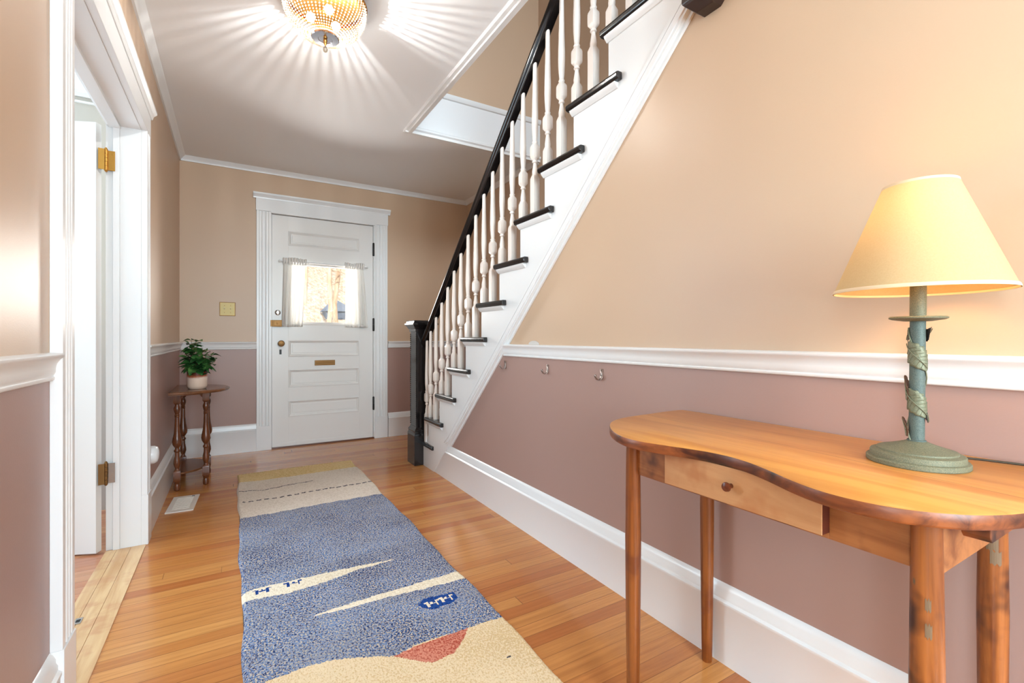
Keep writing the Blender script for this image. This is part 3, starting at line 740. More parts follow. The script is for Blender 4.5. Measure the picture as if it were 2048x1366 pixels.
for j in range(ny):
    for i_ in range(nx):
        x = RX0+(RX1-RX0)*(i_+.5)/nx; y = RY0+(RY1-RY0)*(j+.5)/ny
        m_ = 0
        yg = lerp(l_gold, x); yw = lerp(l_white, x); yl_ = lerp(l_low, x)
        if yg is None: yg = l_gold[0][1] if x < l_gold[0][0] else l_gold[-1][1]
        if yw is None: yw = l_white[0][1] if x < l_white[0][0] else l_white[-1][1]
        if yl_ is None: yl_ = l_low[0][1] if x < l_low[0][0] else l_low[-1][1]
        if y > yg: m_ = 2
        elif y > yw+0.004*math.sin(x*60):
            m_ = 1
            q = lerp(th1, x)
            if q and abs(y-q-0.004*math.sin(x*70)) < 0.0050: m_ = 6
            q = lerp(th2, x)
            if q and abs(y-q-0.004*math.sin(x*50)) < 0.0085 and (math.sin(x*150) > -0.55): m_ = 6
        elif y < yl_: m_ = 3
        else:
            u1, l1, u2, l2 = lerp(s1u, x), lerp(s1l, x), lerp(s2u, x), lerp(s2l, x)
            if x < 0.06: u1 = u1 or s1u[0][1]; l1 = l1 or s1l[0][1]
            if x > 0.78: u2 = u2 or s2u[-1][1]; l2 = l2 or s2l[-1][1]
            if u1 and l1 and l1 <= y <= u1+0.002: m_ = 7
            if u2 and l2 and l2 <= y <= u2+0.002: m_ = 7
            if inr(an_b, x, y): m_ = 5
            if inside(med, x, y): m_ = 5
            if inr(an_w, x, y): m_ = 7
        if inside(red, x, y): m_ = 4
        if abs(x-dot[0]) < 0.007 and abs(y-dot[1]) < 0.004: m_ = 6
        a = base+j*(nx+1)+i_; b.f.append((a, a+1, a+nx+2, a+nx+1)); b.m.append(m_)
b.build('pile', RM, t, smooth=180)
b = MB(); b.box(RX0-cxr+.006, RX1-cxr-.006, RY0-cyr+.006, RY1-cyr-.010, 0.0005, 0.003); b.build('backing', RM[6], t)

# ------------------------------------------------------------------ console table
CT = thing('console_table', 'honey pine kidney-shaped console table with worn edge and one open drawer against the right wall', 'table', (1.05, 0.56, 0))
CX_, CY_ = 1.05, 0.56
out_ = [(1.306, 1.052), (1.296, 1.066), (1.265, 1.072), (1.19, 1.068), (1.122, 1.061), (1.06, 1.060), (1.00, 1.050), (0.946, 1.027), (0.905, 0.990), (0.862, 0.937), (0.828, 0.872), (0.818, 0.812), (0.838, 0.745),
        (0.862, 0.685), (0.874, 0.645), (0.877, 0.60), (0.871, 0.565), (0.862, 0.535), (0.846, 0.498), (0.822, 0.450), (0.806, 0.405), (0.801, 0.364), (0.808, 0.318), (0.823, 0.284),
        (0.845, 0.256), (0.875, 0.229), (0.912, 0.208), (0.950, 0.194), (1.00, 0.182), (1.06, 0.174), (1.14, 0.168), (1.265, 0.160), (1.300, 0.166), (1.306, 0.178)]
def smooth_closed(pts, it=2, keep=()):
    for _ in range(it):
        q = []
        n = len(pts)
        for i_ in range(n):
            a, c_ = pts[i_], pts[(i_+1) % n]
            q += [(a[0]*.75+c_[0]*.25, a[1]*.75+c_[1]*.25), (a[0]*.25+c_[0]*.75, a[1]*.25+c_[1]*.75)]
        pts = q
    return pts
ol = [(x-CX_, y-CY_) for x, y in smooth_closed(out_, 2)]
def inset(pts, d):
    n = len(pts); r = []
    for i_ in range(n):
        a = Vector(pts[i_-1]); c_ = Vector(pts[(i_+1) % n]); p = Vector(pts[i_]); tt = (c_-a)
        if tt.length < 1e-9: r.append(p); continue
        tt.normalize(); r.append(p+Vector((tt.y, -tt.x))*(-d) if ORI > 0 else p+Vector((tt.y, -tt.x))*d)
    return r
area = sum(ol[i_][0]*ol[(i_+1) % len(ol)][1]-ol[(i_+1) % len(ol)][0]*ol[i_][1] for i_ in range(len(ol)))
ORI = 1 if area > 0 else -1
b = MB(); R = []
for d, z in ((0.004, 0.7330), (0.001, 0.7345), (0.0, 0.738), (0.0, 0.751), (0.0015, 0.7550), (0.005, 0.7572)):
    R.append([(p[0], p[1], z) for p in inset(ol, d)])
n_ = len(R[0]); b.mi = 1; b.rings(R[:5], True, False)
b.mi = 0
base = len(b.v); b.v += [tuple(p) for p in R[4]]+[tuple(p) for p in R[5]]
for i_ in range(n_): b.f.append((base+i_, base+(i_+1) % n_, base+n_+(i_+1) % n_, base+n_+i_)); b.m.append(0)
b.f.append(tuple(base+n_+i_ for i_ in range(n_))); b.m.append(0)
M_top2 = wood('pine_top_boards', srgb(182, 114, 50), srgb(208, 146, 74), 'y', 0.8, 0.30, 24, None, 1.5)
# board joint in the top, drawn in the wood itself
nn = M_top2.node_tree; NB = nn.nodes['Principled BSDF']; src = NB.inputs['Base Color'].links[0].from_socket
tc = nn.nodes.new('ShaderNodeTexCoord'); sp = nn.nodes.new('ShaderNodeSeparateXYZ'); nn.links.new(tc.outputs['Object'], sp.inputs[0])
m1 = nn.nodes.new('ShaderNodeMath'); m1.operation = 'MULTIPLY_ADD'; nn.links.new(sp.outputs[1], m1.inputs[0]); m1.inputs[1].default_value = -0.115; nn.links.new(sp.outputs[0], m1.inputs[2])
m2 = nn.nodes.new('ShaderNodeMath'); m2.operation = 'COMPARE'; nn.links.new(m1.outputs[0], m2.inputs[0]); m2.inputs[1].default_value = 0.016; m2.inputs[2].default_value = 0.0007
mm = nn.nodes.new('ShaderNodeMix'); mm.data_type = 'RGBA'; nn.links.new(m2.outputs[0], mm.inputs[0]); nn.links.new(src, mm.inputs[6]); mm.inputs[7].default_value = srgb(104, 56, 26)
nn.links.new(mm.outputs[2], NB.inputs['Base Color'])
b.build('tabletop', [M_top2, M_topedge], CT, smooth=60)
def lc(m): return m.xform(lambda p: Vector((p.x-CX_, p.y-CY_, p.z)))
AX = 0.902; AB = 0.645; AT = 0.7335
b = MB(); b.box(AX, AX+0.018, 0.300, 0.424, AB, AT); b.box(AX, AX+0.018, 0.770, 0.885, AB, AT); b.box(AX, AX+0.018, 0.424, 0.770, AB, AB+0.011)
lc(b).build('front_apron', M_apron, CT, bevel=0.0008)
b = MB(); b.box(0.915, 1.245, 0.274, 0.292, AB, AT); lc(b).build('side_apron', M_apron, CT, bevel=0.0008)
b = MB(); b.box(0.915, 1.245, 0.905, 0.923, AB, AT); lc(b).build('side_apron', M_apron, CT, bevel=0.0008)
b = MB(); b.box(1.245, 1.262, 0.28, 0.92, AB, AT); lc(b).build('rear_apron', M_apron, CT, bevel=0.0008)
b = MB(); b.prism([(0.930, 0.733), (0.930, 0.712), (0.938, 0.704), (1.28, 0.704), (1.28, 0.733)], 1, 0.226, 0.258); lc(b).build('batten', M_topedge, CT, bevel=0.001)
dr = bpy.data.objects.new('drawer', None); link(dr, CT); dr.location = (0.878-CX_, 0.597-CY_, 0.656)
b = MB(); b.box(0, 0.019, -0.1725, 0.1725, 0.0, 0.0765); b.build('drawer_front', M_drawer, dr, bevel=0.001)
b = MB(); b.box(0.0185, 0.32, -0.165, -0.155, 0.002, 0.066); b.box(0.0185, 0.32, 0.155, 0.165, 0.002, 0.066); b.box(0.31, 0.32, -0.155, 0.155, 0.002, 0.066); b.box(0.0185, 0.31, -0.155, 0.155, 0.004, 0.009)
b.box(0.002, 0.026, -0.1732, -0.1724, 0.001, 0.0755)
b.build('drawer_box', M_drawerside, dr)
b = MB(); b.lathe([(0.005, 0), (0.0042, 0.007), (0.0080, 0.011), (0.0098, 0.015), (0.0088, 0.019), (0.003, 0.021)], n=24)
b.xform(lambda p: Vector((-p.z, p.x, p.y+0.040))); b.build('knob', M_knob, dr, smooth=50)
def leg(x, y, mt, worn=None, fx=0, fy=0, top=0.7335, r=0.0195):
    b = MB(); rr = [(0.0, 0.0135), (0.004, 0.0150), (0.10, 0.0165), (0.30, 0.0192), (0.48, 0.0205), (0.62, 0.0190), (top-0.0, 0.0175)]
    R = []
    sc = r/0.0195
    b.lathe([(q*sc, z) for z, q in rr], n=28)
    b.xform(lambda p: Vector((p.x+fx*(1-p.z/0.73), p.y+fy*(1-p.z/0.73), p.z)))
    b.xform(lambda p: Vector((p.x+x-CX_, p.y+y-CY_, p.z)))
    o = b.build('leg', mt, CT, smooth=50)
    if worn:
        for (za, zb2, a0, a1) in worn:
            m = MB(); V = []; k = 5
            for j in range(3):
                for i_ in range(k+1):
                    a = a0+(a1-a0)*i_/k; z = za+(zb2-za)*j/2+(0.003*math.sin(i_*2.6) if j != 1 else 0)
                    q = rr[-1][1]
                    for (z0, r0), (z1, r1) in zip(rr, rr[1:]):
                        if z0 <= z <= z1: q = r0+(r1-r0)*(z-z0)/(z1-z0)
                    q = q*sc+0.0003; V.append((x-CX_+q*math.cos(a), y-CY_+q*math.sin(a), z))
            m.add(V, [(j*(k+1)+i_, j*(k+1)+i_+1, (j+1)*(k+1)+i_+1, (j+1)*(k+1)+i_) for j in range(2) for i_ in range(k)])
            m.build('scuff', M_smear, o)
    return o
ac = math.atan2(-0.29, -0.9)
leg(0.902, 0.895, M_leg); leg(1.262, 0.940, M_leg)
leg(0.902, 0.289, M_legworn, [(0.595, 0.612, ac-0.1, ac+0.25), (0.555, 0.575, ac-0.1, ac+0.30), (0.628, 0.636, ac-0.9, ac-0.7)], r=0.0205)
leg(1.245, 0.300, M_legworn, [(0.575, 0.600, ac-0.25, ac+0.5), (0.600, 0.628, ac-0.5, ac+0.3)], r=0.0215)

# ------------------------------------------------------------------ table lamp
LZ = 0.7573
TL = thing('table_lamp', 'verdigris green metal table lamp with cream cone shade standing on the pine console table', 'lamp', (1.141, 0.3815, LZ))
def verd(name, c1, c2, rough=0.6, metal=0.15):
    n = N(name); a = n.noise(n.obj(), 620, 3, 0.7); c = n.ramp(a, [(0.3, c1), (0.7, c2)])
    n.base(c, rough, metal, 0.4); n.bump(a, 0.10, 0.0004); return n.m
M_verd = verd('verdigris', srgb(82, 88, 72), srgb(134, 130, 104)); M_verd2 = verd('verdigris_pole', srgb(64, 78, 76), srgb(102, 114, 106))
M_leafm = verd('leaf_metal', srgb(92, 98, 80), srgb(130, 130, 104), 0.5, 0.3); M_rust = verd('leaf_back', srgb(86, 60, 46), srgb(130, 96, 74), 0.6, 0.3)
b = MB(); b.lathe([(0.0, 0), (0.0775, 0), (0.0785, 0.0015), (0.0785, 0.0080), (0.0770, 0.0100), (0.0735, 0.0106), (0.0725, 0.0112), (0.0722, 0.0190), (0.0710, 0.0210), (0.0650, 0.0228), (0.0620, 0.0236), (0.0615, 0.0262), (0.0605, 0.0268),
    (0.0585, 0.0275), (0.050, 0.0300), (0.040, 0.0330), (0.030, 0.0365), (0.021, 0.0400), (0.015, 0.0425), (0.0, 0.0428)], n=72, cap0=False, cap1=False)
b.build('base', M_verd, TL, smooth=32)
TX = 0.0045
def tilt(p): return Vector((p.x+TX*(p.z/0.4)*0.86, p.y-TX*(p.z/0.4)*0.51, p.z))
b = MB(); b.lathe([(0.0148, 0.0415), (0.0148, 0.0445), (0.0122, 0.0455), (0.0122, 0.277)], n=32); b.xform(tilt).build('pole', M_verd2, TL, smooth=40)
b = MB(); b.lathe([(0.0, 0.274), (0.022, 0.2745), (0.040, 0.2775), (0.0445, 0.2795), (0.045, 0.2815), (0.0435, 0.2835), (0.030, 0.2838), (0.0, 0.2838)], n=56, cap0=False, cap1=False); b.xform(tilt).build('drip_tray', M_verd, TL, smooth=50)
b = MB(); b.lathe([(0.0128, 0.2835), (0.0128, 0.365), (0.0105, 0.367), (0.009, 0.395), (0.0, 0.395)], n=32, cap1=False); b.xform(tilt).build('candle_sleeve', M_verd, TL, smooth=40)
# shade
ns = N('shade_fabric'); ns.t.nodes.remove(ns.b)
df = ns.n('ShaderNodeBsdfDiffuse'); tl2 = ns.n('ShaderNodeBsdfTranslucent'); ms = ns.n('ShaderNodeMixShader')
cb = ns.noise(ns.vscale(ns.obj(), (1, 1, 1)), 340, 3, 0.7); cc = ns.mix(cb, srgb(186, 160, 118), srgb(200, 176, 136))
ns.t.links.new(cc, df.inputs[0]); ns.t.links.new(cc, tl2.inputs[0]); ms.inputs[0].default_value = 0.13
ns.t.links.new(df.outputs[0], ms.inputs[1]); ns.t.links.new(tl2.outputs[0], ms.inputs[2]); ns.t.links.new(ms.outputs[0], ns.out.inputs[0])
M_shade = ns.m
z0, z1, r0, r1 = 1.0895-LZ, 1.297-LZ, 0.1365, 0.057
b = MB(); b.lathe([(r0, z0), (r0*0.5+r1*0.5, (z0+z1)/2), (r1, z1)], n=96, cap0=False, cap1=False); b.xform(tilt)
b.build('lamp_shade', M_shade, TL, smooth=60)
b = MB(); b.lathe([(r0+0.0008, z0-0.0005), (r0+0.001, z0+0.002), (r0-0.0008, z0+0.0062), (r0-0.0016, z0+0.006), (r0-0.001, z0-0.0005)], n=96, cap0=False, cap1=False); b.xform(tilt)
M_band = flat('shade_band', srgb(222, 196, 160), 0.8); b.build('shade_band', M_band, TL, smooth=60)
b = MB(); b.lathe([(r1+0.002, z1-0.0055), (r1+0.0012, z1), (r1-0.001, z1), (r1, z1-0.005)], n=96, cap0=False, cap1=False); b.xform(tilt); b.build('shade_band', M_band, TL, smooth=60)
# harp / bulb
ne = N('bulb_glow'); ne.t.nodes.remove(ne.b); em = ne.n('ShaderNodeEmission'); em.inputs[0].default_value = (1.0, 0.62, 0.26, 1); em.inputs[1].default_value = 40
ne.t.links.new(em.outputs[0], ne.out.inputs[0]); M_bulb = ne.m
b = MB(); b.lathe([(0.010, 0.395), (0.012, 0.425), (0.015, 0.445), (0.024, 0.465), (0.030, 0.484), (0.028, 0.502), (0.018, 0.516), (0.002, 0.521)], n=24); b.xform(tilt)
b.build('bulb', M_bulb, TL, smooth=60)
b = MB()
hp = [(0.012, 0.37), (0.045, 0.40), (0.050, 0.45), (0.035, 0.505), (0.0, 0.530), (-0.035, 0.505), (-0.050, 0.45), (-0.045, 0.40), (-0.012, 0.37)]
b.tube([(0.0, x, z) for x, z in hp], 0.0015, 6)
for a in (0.3, 2.4, 4.5): b.tube([(0.008*math.cos(a), 0.008*math.sin(a), 0.530), (r1*math.cos(a), r1*math.sin(a), z1-0.004)], 0.0012, 6)
b.xform(tilt); b.build('harp', M_brass, TL, smooth=60)
# spiralling leaves
toC = Vector((-1.141, -0.3815)).normalized(); rt = Vector((cs, -sn)); angC = math.atan2(toC.y, toC.x)
# angle decreasing from the camera side runs towards the picture's right?
def leafstrip(th0, th1, za, zb2, wid, mt, lift=0.0, ser=7, curl=0.0):
    nu, nv = 26, 6; V = []; Fc = []; rp = 0.0130
    Lc = math.hypot((th1-th0)*rp, zb2-za); du = (th1-th0)*rp/Lc; dz = (zb2-za)/Lc
    for i_ in range(nu+1):
        u = i_/nu; w_ = wid*(math.sin(PI*min(1, u*0.93+0.05))**0.75)*(1-0.35*u)+0.0008
        w_ *= 1+0.26*abs(math.sin(u*PI*ser))
        for j in range(nv+1):
            v = -1+2*j/nv
            s1 = du*u*Lc - dz*v*w_; z = za+dz*u*Lc+du*v*w_
            rr = rp+0.0009+0.0016*abs(v)+lift*u*u+0.0010*math.cos(v*PI)*0.5+curl*(1-u)**3
            th = th0+s1/rp
            V.append((rr*math.cos(th), rr*math.sin(th), z))
    for i_ in range(nu):
        for j in range(nv): a = i_*(nv+1)+j; Fc.append((a, a+1, a+nv+2, a+nv+1))
    m = MB(); m.add(V, Fc); m.xform(tilt); o = m.build('leaf', mt, TL, solid=0.0007, smooth=60)
    m = MB(); pts = []
    for i_ in range(14):
        u = 0.02+0.9*i_/13; th = th0+du*u*Lc/rp; rr = rp+0.0034+lift*u*u+curl*(1-u)**3; pts.append((rr*math.cos(th), rr*math.sin(th), za+dz*u*Lc))
    m.tube(pts, 0.0008, 6)
    for i_ in range(1, 7):
        u = 0.08+0.78*i_/7; w_ = wid*(math.sin(PI*min(1, u*0.93+0.05))**0.75)*(1-0.35*u)*0.85
        for sd in (-1, 1):
            q_ = []
            for e_ in (0, 0.5, 1.0):
                uu = u+0.10*e_; v = sd*e_; s1 = du*uu*Lc-dz*v*w_; z = za+dz*uu*Lc+du*v*w_
                rr = rp+0.0009+0.0016*abs(v)+lift*uu*uu+0.0010*math.cos(v*PI)*0.5+curl*(1-uu)**3+0.0006; th = th0+s1/rp
                q_.append((rr*math.cos(th), rr*math.sin(th), z))
            m.tube(q_, 0.0005, 4)
    m.xform(tilt); m.build('vein', M_leafm, o, smooth=60)
# direction of increasing angle relative to picture: camera sees the side at angC; right side is angC + sgn*90
sg = 1 if (math.cos(angC+0.5)*rt.x+math.sin(angC+0.5)*rt.y) > (math.cos(angC)*rt.x+math.sin(angC)*rt.y) else -1
A = lambda d: angC+sg*math.radians(d)
leafstrip(A(-95), A(78), 0.232, 0.180, 0.0185, M_leafm)
leafstrip(A(-95), A(78), 0.141, 0.090, 0.0185, M_leafm)
leafstrip(A(165), A(70), 0.236, 0.262, 0.0100, M_iron, 0.006)
leafstrip(A(-150), A(-80), 0.262, 0.236, 0.0080, M_iron)
leafstrip(A(-80), A(-120), 0.120, 0.168, 0.0080, M_rust, 0.006)
leafstrip(A(120), A(75), 0.100, 0.080, 0.0080, M_iron, 0.002)
leafstrip(A(-75), A(-110), 0.050, 0.086, 0.0075, M_rust, 0.008)
b = MB(); b.tube([((0.0137)*math.cos(A(-95+i_*9)), 0.0137*math.sin(A(-95+i_*9)), 0.262-0.19*i_/76.0*1.9) for i_ in range(76)], 0.0013, 6); b.xform(tilt); b.build('vine', M_leafm, TL, smooth=60)
b = MB(); b.tube([(0.066, 0.01, 0.004), (0.085, 0.0, 0.0035), (0.105, -0.025, 0.003), (0.122, -0.06, 0.003), (0.138, -0.11, 0.003), (0.150, -0.17, 0.003)], 0.0022, 8)
b.build('power_cord', M_cord, TL, smooth=60)

# ------------------------------------------------------------------ half-round side table
ST_ = thing('side_table', 'small dark walnut half-round side table with turned legs standing against the left wall', 'table', (-0.355, 3.965, 0))
def dshape(a, bx, n=28): return [(0.0, -a)]+[(bx*math.sin(PI*i_/n)**0.9, -a*math.cos(PI*i_/n)) for i_ in range(1, n)]+[(0.0, a)]
b = MB(); R = []
for s_, z in ((0.975, 0.628), (0.975, 0.631), (0.99, 0.633), (1.0, 0.638), (0.995, 0.643), (0.975, 0.646), (0.97, 0.648)):
    R.append([(max(0.0, x*s_), y*s_, z) for x, y in dshape(0.300, 0.335)])
b.rings(R); b.build('tabletop', M_walnut_top, ST_, smooth=40)
legs = [(0.040, -0.215), (0.040, 0.215), (0.195, -0.150), (0.195, 0.150)]
def turned(x, y):
    r = 0.017; m = MB()
    m.lathe([(0.012, 0.0), (0.0165, 0.004), (0.018, 0.020), (0.0175, 0.034), (0.014, 0.044), (0.0165, 0.050), (0.0165, 0.058), (0.0185, 0.062, 0.9), (0.0195, 0.066, 1), (0.0195, 0.122, 1), (0.0185, 0.128, 0.9), (0.013, 0.138), (0.0105, 0.146),
        (0.014, 0.156), (0.0195, 0.176), (0.0185, 0.196), (0.013, 0.226), (0.0125, 0.250), (0.0175, 0.256), (0.0175, 0.264), (0.012, 0.272), (0.0115, 0.280), (0.017, 0.288), (0.0245, 0.302), (0.0270, 0.320), (0.0245, 0.342), (0.018, 0.375), (0.014, 0.420), (0.0120, 0.475), (0.0115, 0.480),
        (0.0145, 0.484), (0.0115, 0.489), (0.0145, 0.494), (0.011, 0.500), (0.014, 0.512), (0.018, 0.528), (0.018, 0.540), (0.012, 0.556), (0.0115, 0.562), (0.0175, 0.570, 0.8), (0.0195, 0.576, 1), (0.0195, 0.6285, 1)], c=(x, y, 0), n=16)
    return m
for x, y in legs: turned(x, y).build('leg', M_walnut, ST_, smooth=40)
b = MB(); R = [[(max(0.02, x), y, z) for x, y in dshape(0.215, 0.20)] for z in (0.100, 0.113)]
b.rings(R); b.build('shelf', M_walnut_top, ST_, bevel=0.002)
b = MB()
def scal(p0, p1):
    p0 = Vector(p0); p1 = Vector(p1); n = 20; top_, bot = [], []
    for i_ in range(n+1):
        u = i_/n; e = min(u, 1-u)*2; z = 0.628-0.012-0.040*max(0, 1-e*2.4)**0.7
        p = p0.lerp(p1, u); top_.append((p.x, p.y, 0.628)); bot.append((p.x, p.y, z))
    off = (p1-p0).cross(Vector((0, 0, 1))).normalized()*0.006
    V = [tuple(Vector(q)+o) for o in (off, -off) for q in top_+bot]; k = n+1; Fc = []
    for s0 in (0, 2*k):
        for i_ in range(n): Fc.append((s0+i_, s0+i_+1, s0+k+i_+1, s0+k+i_))
    for i_ in range(n): Fc.append((k+i_, k+i_+1, 3*k+i_+1, 3*k+i_))
    b.add(V, Fc)
scal((0.195, -0.150, 0), (0.195, 0.150, 0)); scal((0.040, -0.215, 0), (0.195, -0.150, 0)); scal((0.040, 0.215, 0), (0.195, 0.150, 0)); scal((0.03, -0.2, 0), (0.03, 0.2, 0))
b.build('apron', M_walnut, ST_)

# ------------------------------------------------------------------ plant
PX_, PY_ = -0.213, 3.885
PP = thing('potted_plant', 'leafy dark green houseplant in a cream and brown glazed pot on the half-round side table', 'plant', (PX_, PY_, 0.648))
npn = N('pot_glaze'); z = npn.xyz()[2]; nz_ = npn.noise(npn.obj(), 22, 3)
hh = npn.math('ADD', z, npn.math('MULTIPLY', npn.math('SUBTRACT', nz_, 0.5), 0.028))
npn.base(npn.ramp(npn.math('DIVIDE', hh, 0.12), [(0.0, srgb(226, 200, 178)), (0.62, srgb(226, 204, 186)), (0.74, srgb(170, 96, 64)), (0.86, srgb(92, 40, 26)), (1.0, srgb(78, 34, 22))]), 0.22)
b = MB(); b.lathe([(0.0, 0), (0.046, 0), (0.050, 0.003), (0.0575, 0.016), (0.0585, 0.018), (0.0585, 0.021), (0.0598, 0.023), (0.0598, 0.118), (0.058, 0.120), (0.0555, 0.118), (0.0545, 0.10), (0, 0.10)], n=40, cap0=False, cap1=False)
b.build('pot', npn.m, PP, smooth=40)
b = MB(); b.lathe([(0.0, 0.101), (0.0548, 0.101), (0.0548, 0.103), (0.0, 0.108)], n=24, cap0=False, cap1=False); b.build('soil', flat('soil', srgb(44, 32, 24), 0.95), PP)
nl = N('leaf_green'); v = nl.noise(nl.obj(), 14, 2); cl_ = nl.ramp(v, [(0.25, srgb(22, 50, 26)), (0.5, srgb(44, 90, 42)), (0.75, srgb(96, 140, 72))])
nl.base(cl_, 0.28, 0, 0.5); M_leaf = nl.m
rp = random.Random(23)
fol = MB(); stems = MB()
def leaf(base_, d, L_, W_, droop):
    d = d.normalized(); side = d.cross(Vector((0, 0, 1)))
    if side.length < 0.1: side = Vector((1, 0, 0))
    side.normalize(); upv = side.cross(d); roll = rp.uniform(-0.5, 0.5); side, upv = side*math.cos(roll)+upv*math.sin(roll), upv*math.cos(roll)-side*math.sin(roll)
    nu = 8; V = []; Fc = []
    for i_ in range(nu+1):
        u = i_/nu; w_ = W_*math.sin(PI*min(1.0, u*0.96+0.03))**0.8*(1-0.2*u)
        c0 = base_+d*(L_*u)-Vector((0, 0, 1))*droop*L_*u*u
        for v_ in (-1, -0.5, 0, 0.5, 1): V.append(c0+side*(v_*w_)+upv*(abs(v_)**1.5*w_*0.35))
    for i_ in range(nu):
        for j in range(4): a = i_*5+j; Fc.append((a, a+1, a+6, a+5))
    fol.add(V, Fc)
for s_ in range(11):
    a = rp.uniform(0, 2*PI); lean = rp.uniform(0.15, 1.0) if s_ > 2 else 0.35
    tipr = 0.10*lean; hz = rp.uniform(0.11, 0.18)*(1-0.30*lean) if s_ > 3 else rp.uniform(0.19, 0.23)
    if s_ < 3: a = PI+rp.uniform(-0.9, 0.9)
    pts = []
    for i_ in range(7):
        u = i_/6; r_ = 0.02*lean+tipr*u**1.3; pts.append(Vector((r_*math.cos(a), r_*math.sin(a), 0.105+hz*u)))
    stems.tube(pts, [0.0022-0.0012*i_/6 for i_ in range(7)], 6)
    for i_ in range(1, 7):
        for q in range(2):
            aa = a+rp.uniform(-1.9, 1.9)+q*PI*0.9+i_*1.3
            el = rp.uniform(-0.25, 0.55)+(0.35 if i_ == 6 else 0)
            d = Vector((math.cos(aa)*math.cos(el), math.sin(aa)*math.cos(el), math.sin(el)))
            L_ = rp.uniform(0.045, 0.074)*(0.8 if i_ == 6 else 1)
            p0 = pts[i_]+d*0.006; stems.tube([pts[i_], p0+d*0.004], 0.0009, 5)
            leaf(p0, d, L_, L_*0.52, rp.uniform(0.1, 0.6))
for q in range(16):   # skirt of low leaves hanging over the rim
    aa = 2*PI*q/16+rp.uniform(-.15, .15); d = Vector((math.cos(aa), math.sin(aa), rp.uniform(-0.25, 0.3)))
    p0 = Vector((0.035*math.cos(aa), 0.035*math.sin(aa), 0.140+rp.uniform(0, 0.02))); stems.tube([(0.02*math.cos(aa), 0.02*math.sin(aa), 0.104), p0], 0.0012, 5)
    leaf(p0, d, rp.uniform(0.06, 0.085), 0.028, rp.uniform(0.15, 0.6))
clampx = -0.372-PX_
fol.xform(lambda p: Vector((max(p.x, clampx+0.003), p.y, p.z)))
fol.build('foliage', M_leaf, PP, smooth=180); stems.build('stems', flat('stem_brown', srgb(92, 84, 48), 0.6), PP)

# ------------------------------------------------------------------ ceiling light
LX, LY = 0.347, 2.185
CL = thing('ceiling_light', 'round beaded crystal and gold flush ceiling light, lit, above the hallway', 'ceiling light', (LX, LY, ZC))
b = MB(); b.lathe([(0.0, 0), (0.150, 0), (0.154, -0.004), (0.157, -0.018), (0.160, -0.026), (0.162, -0.030), (0.158, -0.032), (0.14, -0.030), (0.0, -0.012)], n=72, cap0=False, cap1=False)
b.build('canopy', M_fixgold, CL, smooth=40)
b = MB(); b.lathe([(0.160, -0.028), (0.172, -0.030), (0.177, -0.034), (0.177, -0.040), (0.173, -0.044), (0.166, -0.045), (0.160, -0.040)], n=72, cap0=False, cap1=False); b.build('rim', M_fixgold, CL, smooth=40)
ncr = N('crystal_bead'); ncr.t.nodes.remove(ncr.b)
g1 = ncr.n('ShaderNodeBsdfGlossy'); g1.inputs[0].default_value = (1, 0.95, 0.86, 1); g1.inputs[1].default_value = 0.08
t1 = ncr.n('ShaderNodeBsdfTranslucent'); t1.inputs[0].default_value = (1.0, 0.93, 0.80, 1); t0_ = ncr.n('ShaderNodeBsdfTransparent'); t0_.inputs[0].default_value = (1, 0.96, 0.88, 1)
a1 = ncr.n('ShaderNodeMixShader'); a1.inputs[0].default_value = 0.38; a2 = ncr.n('ShaderNodeMixShader'); a2.inputs[0].default_value = 0.12
ncr.t.links.new(g1.outputs[0], a1.inputs[2]); ncr.t.links.new(t1.outputs[0], a1.inputs[1]); ncr.t.links.new(a1.outputs[0], a2.inputs[1]); ncr.t.links.new(t0_.outputs[0], a2.inputs[2]); ncr.t.links.new(a2.outputs[0], ncr.out.inputs[0])
b = MB(); NS = 60
octv = [(1, 0, 0), (0, 1, 0), (-1, 0, 0), (0, -1, 0), (0, 0, 1.15), (0, 0, -1.15)]
octf = [(0, 1, 4), (1, 2, 4), (2, 3, 4), (3, 0, 4), (1, 0, 5), (2, 1, 5), (3, 2, 5), (0, 3, 5)]
NR = 19
for s_ in range(NS):
    a = 2*PI*s_/NS
    for k in range(NR):
        u = k/(NR-1); ph = u*1.25
        r_ = 0.050+(0.170-0.050)*math.cos(ph*PI/2/1.25)**0.62 if False else 0.172*math.cos(u*1.22)**0.9
        z_ = -0.046-0.140*math.sin(u*1.22)/math.sin(1.22)
        br = 0.0046*(0.45+0.55*r_/0.17)*(1.0)
        if r_ < 0.052: continue
        cx_, cy_ = r_*math.cos(a), r_*math.sin(a)
        ca_, sa_ = math.cos(a), math.sin(a)
        b.add([(cx_+br*(x*ca_-y*sa_), cy_+br*(x*sa_+y*ca_), z_+br*z) for x, y, z in octv], octf)
b.build('bead_strands', ncr.m, CL)['kind'] = 'stuff'
b = MB()
for zz, rr_ in ((-0.095, 0.158), (-0.145, 0.118)):
    R = [(rr_*math.cos(2*PI*i_/72), rr_*math.sin(2*PI*i_/72), zz) for i_ in range(73)]; b.tube(R, 0.0014, 6)
b.build('hoop', M_fixgold, CL, smooth=60)
b = MB(); b.lathe([(0.0, -0.184), (0.052, -0.184), (0.057, -0.186), (0.058, -0.190), (0.055, -0.193), (0.030, -0.194), (0.028, -0.192), (0.0, -0.192)], n=56, cap0=False, cap1=False); b.build('bottom_plate', flat('mirror_plate', srgb(206, 206, 214), 0.12, 1.0), CL, smooth=40)
b = MB(); b.lathe([(0.003, -0.190), (0.008, -0.194), (0.009, -0.200), (0.006, -0.206), (0.008, -0.210), (0.004, -0.218), (0.003, -0.222)], n=16); b.build('finial', M_fixgold, CL, smooth=50)
